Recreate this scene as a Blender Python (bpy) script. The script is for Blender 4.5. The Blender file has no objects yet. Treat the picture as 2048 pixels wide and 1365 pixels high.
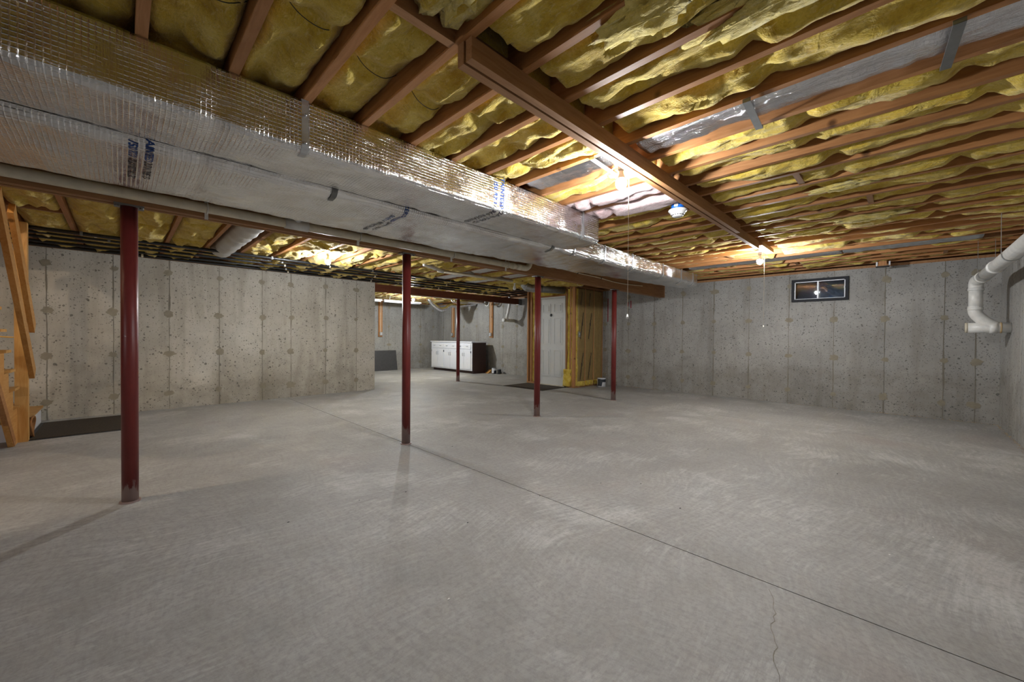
import bpy, bmesh, math, random
from mathutils import Vector, Matrix, noise
random.seed(7)
SC = bpy.context.scene
COL = SC.collection
R = math.radians

# ------------------------------------------------------------------ camera
F_PX, YAW, PITCH, ROLL, CAMH = 783.46, R(45.027), R(-0.647), R(0.424), 1.166
fw = Vector((math.cos(YAW) * math.cos(PITCH), math.sin(YAW) * math.cos(PITCH), math.sin(PITCH)))
rt = Vector((math.sin(YAW), -math.cos(YAW), 0)); up = rt.cross(fw)
r2 = rt * math.cos(ROLL) + up * math.sin(ROLL); u2 = up * math.cos(ROLL) - rt * math.sin(ROLL)
cd = bpy.data.cameras.new('camera'); cam = bpy.data.objects.new('camera', cd); COL.objects.link(cam)
cd.sensor_width = 36; cd.lens = F_PX * 36 / 2048; cd.clip_start = .02; cd.clip_end = 100
cam.matrix_world = Matrix(((r2.x, u2.x, -fw.x, 0), (r2.y, u2.y, -fw.y, 0), (r2.z, u2.z, -fw.z, CAMH), (0, 0, 0, 1)))
SC.camera = cam
# ------------------------------------------------------------------ world, exposure, lamp strengths
w = bpy.data.worlds.new('night'); SC.world = w; w.use_nodes = True
w.node_tree.nodes['Background'].inputs[0].default_value = (.05, .07, .1, 1)
w.node_tree.nodes['Background'].inputs[1].default_value = .3
vs = SC.view_settings; vs.view_transform = 'Standard'; vs.look = 'None'; vs.gamma = 1; vs.exposure = 0.33
vs.use_curve_mapping = False
BULB = 1750.0            # radiance of a lit bulb
BULB_COL = (.94, .97, 1.0)

# ------------------------------------------------------------------ materials
MATS = {}
class NT:
    def __init__(s, name):
        s.m = bpy.data.materials.new(name); s.m.use_nodes = True; s.t = s.m.node_tree
        s.b = s.t.nodes['Principled BSDF']; MATS[name] = s.m
    def n(s, ty, **kw):
        nd = s.t.nodes.new(ty)
        for k, v in kw.items():
            if k[0] == '_': nd.inputs[int(k[1:]) if k[1:].isdigit() else k[1:]].default_value = v
            else: setattr(nd, k, v)
        return nd
    def l(s, a, b): s.t.links.new(a, b)
    def pos(s, scale=(1, 1, 1), rnd=False):
        g = s.n('ShaderNodeNewGeometry'); mp = s.n('ShaderNodeMapping'); mp.inputs['Scale'].default_value = scale
        s.l(g.outputs['Position'], mp.inputs[0])
        if rnd:
            o = s.n('ShaderNodeObjectInfo'); ml = s.n('ShaderNodeMath', operation='MULTIPLY', _1=37.0)
            s.l(o.outputs['Random'], ml.inputs[0]); cb = s.n('ShaderNodeCombineXYZ')
            for i in range(3): s.l(ml.outputs[0], cb.inputs[i])
            s.l(cb.outputs[0], mp.inputs['Location'])
        return mp.outputs[0]
    def noise(s, vec, sc, det=4, rough=.55, dist=0):
        nd = s.n('ShaderNodeTexNoise', _Scale=sc, _Detail=det, _Roughness=rough, _Distortion=dist); s.l(vec, nd.inputs[0]); return nd.outputs[0]
    def ramp(s, fac, stops):
        r = s.n('ShaderNodeValToRGB'); e = r.color_ramp.elements
        while len(e) < len(stops): e.new(.5)
        for i, (p, c) in enumerate(stops):
            e[i].position = p; e[i].color = (*c, 1) if len(c) == 3 else c
        s.l(fac, r.inputs[0]); return r.outputs[0]
    def mix(s, fac, a, b, mode='MIX'):
        m = s.n('ShaderNodeMix', data_type='RGBA', blend_type=mode)
        for sock, v in ((0, fac), (6, a), (7, b)):
            if hasattr(v, 'links') or isinstance(v, bpy.types.NodeSocket): s.l(v, m.inputs[sock])
            elif sock == 0: m.inputs[0].default_value = v
            else: m.inputs[sock].default_value = (*v, 1)
        return m.outputs[2]
    def math(s, op, a, b=0.0, c=None):
        m = s.n('ShaderNodeMath', operation=op)
        for i, v in enumerate((a, b, c)):
            if v is None: continue
            if isinstance(v, bpy.types.NodeSocket): s.l(v, m.inputs[i])
            else: m.inputs[i].default_value = v
        return m.outputs[0]
    def bump(s, h, strength=.3, dist=.01):
        b = s.n('ShaderNodeBump', _Strength=strength, _Distance=dist); s.l(h, b.inputs['Height'])
        prev = s.b.inputs['Normal'].links
        if prev: s.l(prev[0].from_socket, b.inputs['Normal'])
        s.l(b.outputs[0], s.b.inputs['Normal'])
    def col(s, c): 
        if isinstance(c, bpy.types.NodeSocket): s.l(c, s.b.inputs['Base Color'])
        else: s.b.inputs['Base Color'].default_value = (*c, 1)
    def set(s, **k):
        for a, v in k.items(): s.b.inputs[a.replace('_', ' ')].default_value = v

def flat(name, c, rough=.5, metal=0, spec=.5, var=1.0):
    t = NT(name); v = t.noise(t.pos((1, 1, 1)), 14, 4)
    t.col(t.mix(t.ramp(v, [(.3, (0, 0, 0)), (.7, (1, 1, 1))]), tuple(x * (1 - .14 * var) for x in c), tuple(min(1, x * (1 + .08 * var)) for x in c)))
    t.set(Roughness=rough, Metallic=metal, Specular_IOR_Level=spec); return t.m

def wood(name, c1, c2, axis, rough=.6):
    t = NT(name); sc = [9, 9, 9]; sc[axis] = .9
    p = t.pos(tuple(sc), True)
    g = t.noise(p, 3.0, 6, .6, 1.2); f = t.noise(t.pos(tuple(x * 5 for x in sc), True), 4, 3, .6)
    c = t.mix(t.ramp(g, [(.3, (0, 0, 0)), (.68, (1, 1, 1))]), c1, c2)
    kn = t.n('ShaderNodeTexVoronoi', _Scale=2.6); kp = t.pos((1, 1, 1), True); t.l(kp, kn.inputs[0])
    c = t.mix(t.ramp(kn.outputs['Distance'], [(.035, (1, 1, 1)), (.075, (0, 0, 0))]), c, tuple(x * .3 for x in c1))
    c = t.mix(t.math('MULTIPLY', f, .35), c, tuple(x * .55 for x in c1)); oi = t.n('ShaderNodeObjectInfo')
    hs = t.n('ShaderNodeHueSaturation'); t.l(c, hs.inputs['Color'])
    t.l(t.math('MULTIPLY_ADD', oi.outputs['Random'], .3, .85), hs.inputs['Value']); t.col(hs.outputs[0])
    t.bump(g, .15, .004); t.set(Roughness=rough, Specular_IOR_Level=.3); return t.m
WX = wood('timber_x', (.28, .13, .05), (.42, .22, .10), 0)
WY = wood('timber_y', (.31, .13, .042), (.47, .225, .088), 1)
WZ = wood('timber_z', (.36, .16, .055), (.52, .26, .11), 2)
SX = wood('stair_pine_x', (.52, .25, .06), (.66, .38, .13), 0, .5)
SY = wood('stair_pine_y', (.50, .22, .05), (.64, .34, .11), 1, .5)
SZ = wood('stair_pine_z', (.52, .25, .06), (.66, .38, .13), 2, .5)
DKW = wood('red_brown_beam', (.13, .035, .016), (.2, .065, .03), 0)
SUBF = wood('subfloor_wood', (.16, .09, .045), (.25, .15, .08), 0)

def concrete(name, lo, hi, stain, line_z, flip=0):
    t = NT(name); p = t.pos()
    big = t.noise(p, .9, 5, .6, .3); mid = t.noise(p, 5, 6, .65); fine = t.noise(p, 60, 3, .6)
    st = t.noise(t.pos((5, 5, .55)), 1.0, 5, .6, .4)
    c = t.mix(t.ramp(big, [(.3, (0, 0, 0)), (.7, (1, 1, 1))]), lo, hi)
    c = t.mix(t.math('MULTIPLY', t.ramp(mid, [(.4, (0, 0, 0)), (.75, (1, 1, 1))]), .3), c, tuple(x * .72 for x in lo))
    c = t.mix(t.math('MULTIPLY', t.ramp(st, [(.5, (0, 0, 0)), (.72, (1, 1, 1))]), .45), c, stain)
    # damp tide line left by an old pour joint, wandering in height
    sx = t.n('ShaderNodeSeparateXYZ'); t.l(p, sx.inputs[0])
    wob = t.noise(t.pos((.9, .9, .9)), 1.3, 8, .72)
    h = t.math('SUBTRACT', t.math('MULTIPLY_ADD', wob, .9, line_z - .45), sx.outputs[2])
    tide = t.ramp(t.math('MULTIPLY_ADD', h, 2.2, .5), [(.25, (0, 0, 0)), (.6, (.7, .7, .7)), (1, (.6, .6, .6))])
    c = t.mix(t.math('MULTIPLY', tide, t.ramp(mid, [(.3, (.15, .15, .15)), (.7, (.75, .75, .75))])), c, stain)
    # bug holes
    def pits(scale, thr, amt, c, pw=3.0):
        v = t.n('ShaderNodeTexVoronoi', _Scale=scale, feature='F1'); v.inputs['Randomness'].default_value = 1
        wv = t.n('ShaderNodeVectorMath', operation='MULTIPLY_ADD'); nz = t.n('ShaderNodeTexNoise', _Scale=22.0); t.l(p, nz.inputs[0])
        t.l(nz.outputs['Color'], wv.inputs[0]); wv.inputs[1].default_value = (.03, .03, .03); t.l(p, wv.inputs[2]); t.l(wv.outputs[0], v.inputs[0])
        sep = t.n('ShaderNodeSeparateColor'); t.l(v.outputs['Color'], sep.inputs[0])
        sz = t.math('MULTIPLY', t.math('POWER', sep.outputs[0], pw), thr)
        k = t.math('LESS_THAN', v.outputs['Distance'], sz)
        t.bump(t.math('SUBTRACT', 1.0, k), .5, .004)
        return t.mix(t.math('MULTIPLY', k, amt), c, tuple(x * .28 for x in lo))
    c = pits(13, .22, .75, c, 4.0); c = pits(30, .38, .72, c, 2.6); c = pits(55, .40, .55, c, 2.0)
    oi = t.n('ShaderNodeObjectInfo'); hs = t.n('ShaderNodeHueSaturation'); t.l(c, hs.inputs['Color'])
    t.l(t.math('MULTIPLY_ADD', oi.outputs['Random'], .12, .94), hs.inputs['Value']); t.col(hs.outputs[0])
    t.bump(fine, .25, .003); t.bump(mid, .2, .006)
    t.set(Roughness=.85, Specular_IOR_Level=.25); return t.m
CW = concrete('poured_concrete', (.39, .355, .30), (.54, .505, .44), (.225, .195, .15), .42)
CF = concrete('poured_concrete_grey', (.295, .285, .268), (.41, .40, .38), (.18, .16, .13), .62)
SEAM = flat('seam_stain', (.20, .18, .145), .9)
PATCH = flat('tie_patch_grout', (.27, .24, .18), .9)

def floor_mat():
    t = NT('trowelled_concrete'); p = t.pos()
    wv = t.n('ShaderNodeVectorMath', operation='MULTIPLY_ADD'); nz = t.n('ShaderNodeTexNoise', _Scale=.7, _Detail=1.0); t.l(p, nz.inputs[0])
    t.l(nz.outputs['Color'], wv.inputs[0]); wv.inputs[1].default_value = (.9, .9, 0); t.l(p, wv.inputs[2]); q = wv.outputs[0]
    def sweep(sc, rot, k):
        mp = t.n('ShaderNodeMapping'); mp.inputs['Scale'].default_value = sc; mp.inputs['Rotation'].default_value = (0, 0, R(rot)); t.l(q, mp.inputs[0])
        return t.noise(mp.outputs[0], k, 5, .72, .15)
    s1 = sweep((1.6, 13, 1), 28, 2.6); s2 = sweep((15, 1.8, 1), -22, 2.4); s3 = sweep((2.2, 20, 1), 75, 2.8)
    big = t.noise(p, .5, 4, .55, .4); mid = t.noise(p, 2.1, 7, .7, .3); spk = t.noise(p, 38, 5, .75); wh = t.noise(p, 1.05, 6, .68, .25)
    c = t.mix(t.ramp(big, [(.3, (0, 0, 0)), (.7, (1, 1, 1))]), (.325, .316, .306), (.395, .388, .375))
    c = t.mix(t.math('MULTIPLY', t.ramp(s1, [(.44, (0, 0, 0)), (.68, (1, 1, 1))]), t.ramp(big, [(.4, (.25, .25, .25)), (.6, (.65, .65, .65))])), c, (.49, .485, .475))
    c = t.mix(t.math('MULTIPLY', t.ramp(s2, [(.46, (0, 0, 0)), (.72, (1, 1, 1))]), .42), c, (.235, .225, .215))
    c = t.mix(t.math('MULTIPLY', t.ramp(s3, [(.47, (0, 0, 0)), (.74, (1, 1, 1))]), .3), c, (.25, .24, .23))
    c = t.mix(t.math('MULTIPLY', t.ramp(mid, [(.38, (1, 1, 1)), (.55, (0, 0, 0))]), .38), c, (.25, .24, .228))
    c = t.mix(t.math('MULTIPLY', t.ramp(t.math('MULTIPLY_ADD', s1, .35, wh), [(.71, (0, 0, 0)), (.84, (1, 1, 1))]), .5), c, (.58, .575, .565))
    red = t.noise(p, .9, 3, .5, .6)
    c = t.mix(t.math('MULTIPLY', t.ramp(red, [(.6, (0, 0, 0)), (.74, (1, 1, 1))]), .3), c, (.35, .275, .245))
    c = t.mix(t.math('MULTIPLY', t.ramp(spk, [(.36, (1, 1, 1)), (.54, (0, 0, 0))]), .42), c, (.2, .19, .18))
    t.col(c); t.bump(s1, .08, .003); t.bump(spk, .15, .002)
    t.l(t.math('MULTIPLY_ADD', big, .2, .5), t.b.inputs['Roughness']); t.set(Specular_IOR_Level=.3); return t.m
FLOOR = floor_mat()

def fibre(name, lo, mid_, hi, edge):
    t = NT(name); p = t.pos((1, 1, 1), True)
    a = t.noise(p, 7, 6, .62, .6); f = t.noise(p, 55, 5, .75, 1.0); s = t.noise(t.pos((16, 5, 16), True), 4, 4, .65, .8)
    c = t.ramp(a, [(.28, lo), (.5, mid_), (.74, hi)])
    c = t.mix(t.math('MULTIPLY', t.ramp(s, [(.55, (0, 0, 0)), (.75, (1, 1, 1))]), .55), c, edge)
    c = t.mix(t.math('MULTIPLY', t.ramp(f, [(.3, (1, 1, 1)), (.52, (0, 0, 0))]), .45), c, tuple(x * .6 for x in lo))
    t.col(c); t.bump(a, .7, .03); t.bump(s, .6, .012); t.bump(f, .45, .006)
    t.set(Roughness=.95, Specular_IOR_Level=.12, Sheen_Weight=.25, Sheen_Roughness=.5); return t.m
YEL = fibre('yellow_fibreglass', (.42, .26, .02), (.62, .44, .06), (.76, .61, .17), (.86, .76, .40))
PNK = fibre('pink_fibreglass', (.42, .26, .25), (.58, .42, .42), (.70, .60, .60), (.78, .70, .70))
TUFT = fibre('loose_fibre', (.52, .38, .06), (.68, .54, .16), (.82, .71, .36), (.88, .80, .50))
KRAFT = flat('kraft_facing', (.30, .20, .072), .55)

def foil(name, grid=True, base=(.82, .82, .825), rough=.13, wr=1.0):
    t = NT(name); uv = t.n('ShaderNodeUVMap'); uv.uv_map = 'uv'
    if grid:
        sx = t.n('ShaderNodeSeparateXYZ'); t.l(uv.outputs[0], sx.inputs[0]); h = None
        for i in range(2):
            fr = t.math('FRACT', t.math('MULTIPLY', sx.outputs[i], 55.0))
            k = t.math('MAXIMUM', t.math('SUBTRACT', 1.0, t.math('MULTIPLY', t.math('ABSOLUTE', t.math('SUBTRACT', fr, .5)), 5.5)), 0.0)
            h = k if h is None else t.math('MAXIMUM', h, k)
        pm_ = t.noise(uv.outputs[0], 2.2, 3, .6); t.bump(t.math('MULTIPLY', h, t.ramp(pm_, [(.38, (.12, .12, .12)), (.62, (1, 1, 1))])), 1.0, .0025)
    mp = t.n('ShaderNodeMapping'); mp.inputs['Scale'].default_value = (3.0, 11, 1); t.l(uv.outputs[0], mp.inputs[0])
    cr = t.noise(mp.outputs[0], 3.5, 6, .62, .8); cr2 = t.noise(uv.outputs[0], 9, 5, .6, .5)
    mp3 = t.n('ShaderNodeMapping'); mp3.inputs['Scale'].default_value = (26, 3.5, 1); t.l(uv.outputs[0], mp3.inputs[0])
    cr3 = t.noise(mp3.outputs[0], 2.4, 4, .6, .6)
    t.bump(cr, .45 * wr, .006); t.bump(cr2, .3 * wr, .012); t.bump(cr3, .6 * wr, .004)
    du = t.noise(uv.outputs[0], 3, 4, .6)
    t.col(t.mix(t.ramp(du, [(.45, (0, 0, 0)), (.8, (1, 1, 1))]), base, tuple(x * y for x, y in zip(base, (.84, .80, .76)))))
    t.l(t.math('MULTIPLY_ADD', du, .16, rough - .06), t.b.inputs['Roughness']); t.set(Metallic=1.0); return t.m
FOIL = foil('scrim_foil_wrap'); FOIL2 = foil('plain_foil', False, (.74, .74, .77), .2, 1.8)
FLEX = foil('grey_flex_jacket', False, (.62, .61, .60), .45)
GALV = flat('galvanised_steel', (.50, .51, .52), .38, .9)
GALVD = flat('dull_steel', (.22, .22, .215), .5, .8)
PVC = flat('white_pvc', (.74, .73, .70), .35); CREAM = flat('cream_pvc', (.66, .60, .47), .45)
BLACKP = flat('black_pipe', (.012, .013, .015), .33); RUBBER = flat('black_rubber', (.018, .018, .02), .6)
WHT = flat('white_paint', (.74, .75, .79), .4, var=.2); DOORW = flat('door_white', (.66, .66, .64), .4, var=.2)
BRN = flat('dark_brown_laminate', (.045, .018, .013), .55); DRK = flat('dark_panel_grey', (.05, .048, .05), .6)
BLUE = flat('blue_plastic', (.01, .13, .55), .4); INK = flat('blue_ink', (.008, .05, .22), .5); INKB = flat('dark_ink', (.03, .025, .03), .5)
CORD = flat('cream_cord', (.75, .66, .52), .7); NMW = flat('cable_cream', (.62, .56, .42), .5); RED = flat('red_cable', (.5, .03, .01), .5)
ROPE = flat('brown_rope', (.30, .13, .04), .9); PORC = flat('porcelain', (.72, .71, .69), .3); TAPE = flat('silver_tape', (.6, .6, .6), .3, .9)
GREYF = flat('grey_frame', (.03, .031, .036), .7, spec=.2); PCAN = flat('can_label', (.03, .035, .045), .4); STRAW = flat('straw_debris', (.5, .36, .2), .9)
def post_mat():
    t = NT('red_post_paint'); p = t.pos(); n1 = t.noise(t.pos((6, 6, 1.2)), 2.2, 6, .7, .6); sx = t.n('ShaderNodeSeparateXYZ'); t.l(p, sx.inputs[0])
    c = t.mix(t.ramp(n1, [(.3, (0, 0, 0)), (.7, (1, 1, 1))]), (.12, .015, .013), (.17, .025, .021))
    low = t.math('SUBTRACT', t.math('MULTIPLY', n1, .62), t.math('MULTIPLY_ADD', sx.outputs[2], 1.0, .16))
    c = t.mix(t.ramp(t.math('MULTIPLY_ADD', low, 6, .5), [(.42, (0, 0, 0)), (.6, (.8, .8, .8))]), c, (.3, .23, .21))
    sc = t.noise(p, 16, 2, .5); c = t.mix(t.ramp(sc, [(.765, (0, 0, 0)), (.79, (.7, .7, .7))]), c, (.5, .42, .4))
    t.col(c); t.set(Roughness=.42, Specular_IOR_Level=.4); t.bump(n1, .08, .003); return t.m
POST = post_mat()
def mat_rug():
    t = NT('rubber_mat_pile'); p = t.pos(); a = t.noise(p, 90, 4, .7); c = t.mix(t.ramp(a, [(.35, (0, 0, 0)), (.7, (1, 1, 1))]), (.02, .015, .01), (.075, .05, .028))
    t.col(c); t.bump(a, .6, .006); t.set(Roughness=.95); return t.m
RUG = mat_rug()
def glass_mat():
    t = NT('window_glass'); t.set(Roughness=.02, IOR=1.5, Transmission_Weight=1.0); t.b.inputs['Base Color'].default_value = (.8, .88, .95, 1); return t.m
GLASS = glass_mat()
WELL = flat('window_well_steel', (.16, .2, .27), .5, .3)
def lamp_mat(name, col, s):
    t = NT(name); t.b.inputs['Emission Color'].default_value = (*col, 1); t.b.inputs['Emission Strength'].default_value = s; return t.m
LAMP = lamp_mat('lit_bulb', BULB_COL, BULB); LAMPA = lamp_mat('lit_bulb_cool', (.9, .96, 1.0), BULB * 1.5); LAMPW = lamp_mat('lit_bulb_warm', (1.0, .82, .6), BULB * .6)

# ------------------------------------------------------------------ mesh helpers
WORLD = {}
class MB:
    def __init__(s): s.v = []; s.f = []; s.uv = {}
    def q(s, *pts):
        i = len(s.v); s.v += [tuple(p) for p in pts]; s.f.append(tuple(range(i, i + len(pts)))); return s
    def box(s, x0, x1, y0, y1, z0, z1):
        i = len(s.v); s.v += [(x0, y0, z0), (x1, y0, z0), (x1, y1, z0), (x0, y1, z0), (x0, y0, z1), (x1, y0, z1), (x1, y1, z1), (x0, y1, z1)]
        s.f += [(i, i+3, i+2, i+1), (i+4, i+5, i+6, i+7), (i, i+1, i+5, i+4), (i+1, i+2, i+6, i+5), (i+2, i+3, i+7, i+6), (i+3, i, i+4, i+7)]; return s
    def prism(s, poly, axis, a, b):   # poly of 2D points in the two other axes (cyclic order kept)
        i = len(s.v); n = len(poly)
        for t in (a, b):
            for p in poly:
                if axis == 0: s.v.append((t, p[0], p[1]))
                elif axis == 1: s.v.append((p[0], t, p[1]))
                else: s.v.append((p[0], p[1], t))
        s.f.append(tuple(range(i, i + n))); s.f.append(tuple(range(i + 2 * n - 1, i + n - 1, -1)))
        for k in range(n): s.f.append((i + (k + 1) % n, i + k, i + n + k, i + n + (k + 1) % n))
        return s
    def bar(s, a, b, w, h, upv=(0, 0, 1)):     # rectangular bar from a to b
        a = Vector(a); b = Vector(b); d = (b - a).normalized(); sd = d.cross(Vector(upv)).normalized(); u = sd.cross(d)
        i = len(s.v)
        for p in (a, b):
            for sx, sy in ((-1, -1), (1, -1), (1, 1), (-1, 1)): s.v.append(tuple(p + sd * sx * w / 2 + u * sy * h / 2))
        s.f += [(i+3, i+2, i+1, i), (i+4, i+5, i+6, i+7)] + [(i+k, i+(k+1) % 4, i+4+(k+1) % 4, i+4+k) for k in range(4)]; return s
    def tube(s, path, r, n=12, cap=True, uv=False):
        P = [Vector(p) for p in path]; rr = r if isinstance(r, (list, tuple)) else [r] * len(P); prev = None; i0 = len(s.v)
        for k, p in enumerate(P):
            d = (P[min(k + 1, len(P) - 1)] - P[max(k - 1, 0)]).normalized()
            if prev is None: a = d.orthogonal().normalized()
            else: a = (prev - d * prev.dot(d)).normalized()
            prev = a; b = d.cross(a)
            for j in range(n):
                an = 2 * math.pi * j / n; s.v.append(tuple(p + (a * math.cos(an) + b * math.sin(an)) * rr[k]))
        for k in range(len(P) - 1):
            for j in range(n): s.f.append((i0 + k*n + j, i0 + k*n + (j+1) % n, i0 + (k+1)*n + (j+1) % n, i0 + (k+1)*n + j))
        if cap: s.f.append(tuple(i0 + j for j in range(n - 1, -1, -1))); s.f.append(tuple(i0 + (len(P)-1)*n + j for j in range(n)))
        return s
    def lathe(s, prof, c, n=20, axis=2):
        i0 = len(s.v); c = Vector(c)
        for r, z in prof:
            for j in range(n):
                a = 2 * math.pi * j / n; x, y = r * math.cos(a), r * math.sin(a)
                s.v.append(tuple(c + (Vector((x, y, z)) if axis == 2 else Vector((z, x, y)) if axis == 0 else Vector((y, z, x)))))
        for k in range(len(prof) - 1):
            for j in range(n): s.f.append((i0+k*n+j, i0+k*n+(j+1) % n, i0+(k+1)*n+(j+1) % n, i0+(k+1)*n+j))
        s.f.append(tuple(i0 + j for j in range(n - 1, -1, -1))); s.f.append(tuple(i0 + (len(prof)-1)*n + j for j in range(n))); return s
    def build(s, name, mat, parent=None, smooth=False, origin=None):
        if parent is not None: o0 = WORLD[parent.name]
        elif origin is not None: o0 = Vector(origin)
        else:
            xs, ys, zs = zip(*s.v); o0 = Vector(((min(xs)+max(xs))/2, (min(ys)+max(ys))/2, min(zs)))
        me = bpy.data.meshes.new(name); me.from_pydata([(a-o0.x, b-o0.y, c-o0.z) for a, b, c in s.v], [], s.f)
        me.materials.append(mat)
        if smooth: me.polygons.foreach_set('use_smooth', [True] * len(me.polygons))
        if s.uv:
            ul = me.uv_layers.new(name='uv')
            for lp in me.loops: ul.data[lp.index].uv = s.uv.get(lp.vertex_index, (0, 0))
        bm = bmesh.new(); bm.from_mesh(me); bmesh.ops.recalc_face_normals(bm, faces=bm.faces); bm.to_mesh(me); bm.free()
        o = bpy.data.objects.new(name, me); COL.objects.link(o)
        if parent is not None: o.parent = parent
        else: o.location = o0
        WORLD[o.name] = o0.copy(); return o
def tag(o, label=None, cat=None, group=None, kind=None):
    if label: o['label'] = label
    if cat: o['category'] = cat
    if group: o['group'] = group
    if kind: o['kind'] = kind
    return o
def thing(name, loc, label, cat, group=None, kind=None):
    o = bpy.data.objects.new(name, None); COL.objects.link(o); o.location = loc; o.empty_display_size = .1
    WORLD[o.name] = Vector(loc); return tag(o, label, cat, group, kind)
def share(src, name, parent, dloc):            # another object on the same mesh, shifted in its parent's frame
    o = bpy.data.objects.new(name, src.data); COL.objects.link(o); o.parent = parent; o.location = Vector(src.location) + Vector(dloc)
    WORLD[o.name] = WORLD[src.name] + Vector(dloc); return o
def arc(c, r, a0, a1, n, ax, ay):
    c, ax, ay = Vector(c), Vector(ax), Vector(ay)
    return [c + (ax * math.cos(R(a0 + (a1-a0)*k/n)) + ay * math.sin(R(a0 + (a1-a0)*k/n))) * r for k in range(n + 1)]
def catmull(pts, n=8):
    P = [Vector(p) for p in pts]; out = []
    for i in range(len(P) - 1):
        a, b, c, d = P[max(i-1, 0)], P[i], P[i+1], P[min(i+2, len(P)-1)]
        for k in range(n):
            t = k / n; out.append(.5 * ((2*b) + (c-a)*t + (2*a-5*b+4*c-d)*t*t + (3*b-a-3*c+d)*t**3))
    return out + [P[-1]]
def N(x, y, z=0.0): return noise.noise(Vector((x, y, z)))
def FBM(x, y, z=0.0, o=3): return noise.fractal(Vector((x, y, z)), .9, 2.1, o)

# ------------------------------------------------------------------ main dimensions (metres)
YL, XW, YR, XB = 8.09, 8.49, -.927, -6.0         # left wall, window wall, right wall, wall behind the camera
YA, XA = 12.36, 3.89                             # alcove back wall, end of the left wall
ZJ, ZT = 2.35, 2.59                              # joist underside, joist top
WT = 2.31                                        # top of the poured walls

# ------------------------------------------------------------------ floor
fl = tag(MB().box(XB, XW + .3, YR - .3, YA + .3, -.14, -.02).build('floor', SEAM), kind='structure')
fl['label'] = 'grey trowelled concrete basement floor with saw-cut joints'
cuts = [XB, -2.0, 2.18, 6.40, XW + .3]
for a, b in zip(cuts[:-1], cuts[1:]):
    MB().box(a + .003, b - .003, YR - .3, YA + .3, -.02, 0).build('floor_slab', FLOOR, fl)
m = MB(); pth = []
x, y = 2.13, .43
for k in range(26):
    pth.append((x, y)); x -= .03 + random.uniform(-.004, .004); y += random.uniform(-.018, .010)
for (a, b), (c, d) in zip(pth[:-1], pth[1:]):
    wd = random.uniform(.0008, .0016); m.q((a, b - wd, .0008), (c, d - wd, .0008), (c, d + wd, .0008), (a, b + wd, .0008))
m.build('hairline_crack', SEAM, fl)

# ------------------------------------------------------------------ poured walls made of form panels, with seams and tie patches
def poured(name, axis, at, sign, lo, hi, seams, rows, mat, label, top=WT, thick=.25, hole=None, patch=True):
    """axis 1: wall in the plane y=at, running in x. sign = side of the room (-1: room on the lower side)."""
    def bx(mb, a, b, z0, z1, d0, d1):
        p0, p1 = sorted((at - sign * d0, at - sign * d1))
        return mb.box(a, b, p0, p1, z0, z1) if axis == 1 else mb.box(p0, p1, a, b, z0, z1)
    def rects(a, b, z0, z1):
        if hole is None or b <= hole[0] or a >= hole[1]: return [(a, b, z0, z1)]
        out = []
        if a < hole[0]: out.append((a, hole[0], z0, z1)); a = hole[0]
        if b > hole[1]: out.append((hole[1], b, z0, z1)); b = hole[1]
        out += [(a, b, z0, hole[2]), (a, b, hole[3], z1)]; return out
    m = MB()
    for r in rects(lo, hi, -.02, top): bx(m, *r, .012, thick)
    base = tag(m.build(name, SEAM), kind='structure'); base['label'] = label
    ed = [lo] + sorted(seams) + [hi]
    for a, b in zip(ed[:-1], ed[1:]):
        for (p, q, z0, z1) in rects(a + .002, b - .002, 0, top):
            bx(MB(), p, q, z0, z1, random.uniform(0, .003), .012).build('form_panel', mat, base)
    if not patch: return base
    for sct in seams:
        mb = MB(); n = 34; z = .0
        L = [];
        for k in range(n + 1):
            z = top * k / n; wv = .0022 + .009 * max(0, FBM(sct * 3.1, z * 2.3, 1.7)) + .003 * random.random()
            L.append((sct + .006 * N(z * 3, sct), wv, z))
        for (c0, w0, z0), (c1, w1, z1) in zip(L[:-1], L[1:]):
            if hole and hole[0] - .02 < sct < hole[1] + .02 and z1 > hole[2] - .05 and z0 < hole[3] + .05: continue
            e = at + sign * .0015
            if axis == 1: mb.q((c0-w0, e, z0), (c0+w0, e, z0), (c1+w1, e, z1), (c1-w1, e, z1))
            else: mb.q((e, c0-w0, z0), (e, c0+w0, z0), (e, c1+w1, z1), (e, c1-w1, z1))
        mb.build('seam_fin', SEAM, base)
        for zr in rows:
            if hole and hole[0] - .06 < sct < hole[1] + .06 and hole[2] - .06 < zr < hole[3] + .06: continue
            rx = random.uniform(.038, .056); ry = rx * random.uniform(.8, 1.1)
            if random.random() < .15: rx *= 1.45
            cx, cz = sct + random.uniform(-.012, .012), zr + random.uniform(-.015, .015); sd = random.random() * 50; poly = []
            for k in range(26):
                an = 2 * math.pi * k / 26; g = 1 + .4 * FBM(math.cos(an) * 1.9 + sd, math.sin(an) * 1.9, 0, 3)
                poly.append((cx + rx * g * math.cos(an), cz + ry * g * math.sin(an)))
            MB().prism(poly, axis, at, at + sign * .003).build('tie_patch', PATCH, base)
    return base
ROWS = (2.11, 1.49, .86, .25)
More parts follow.
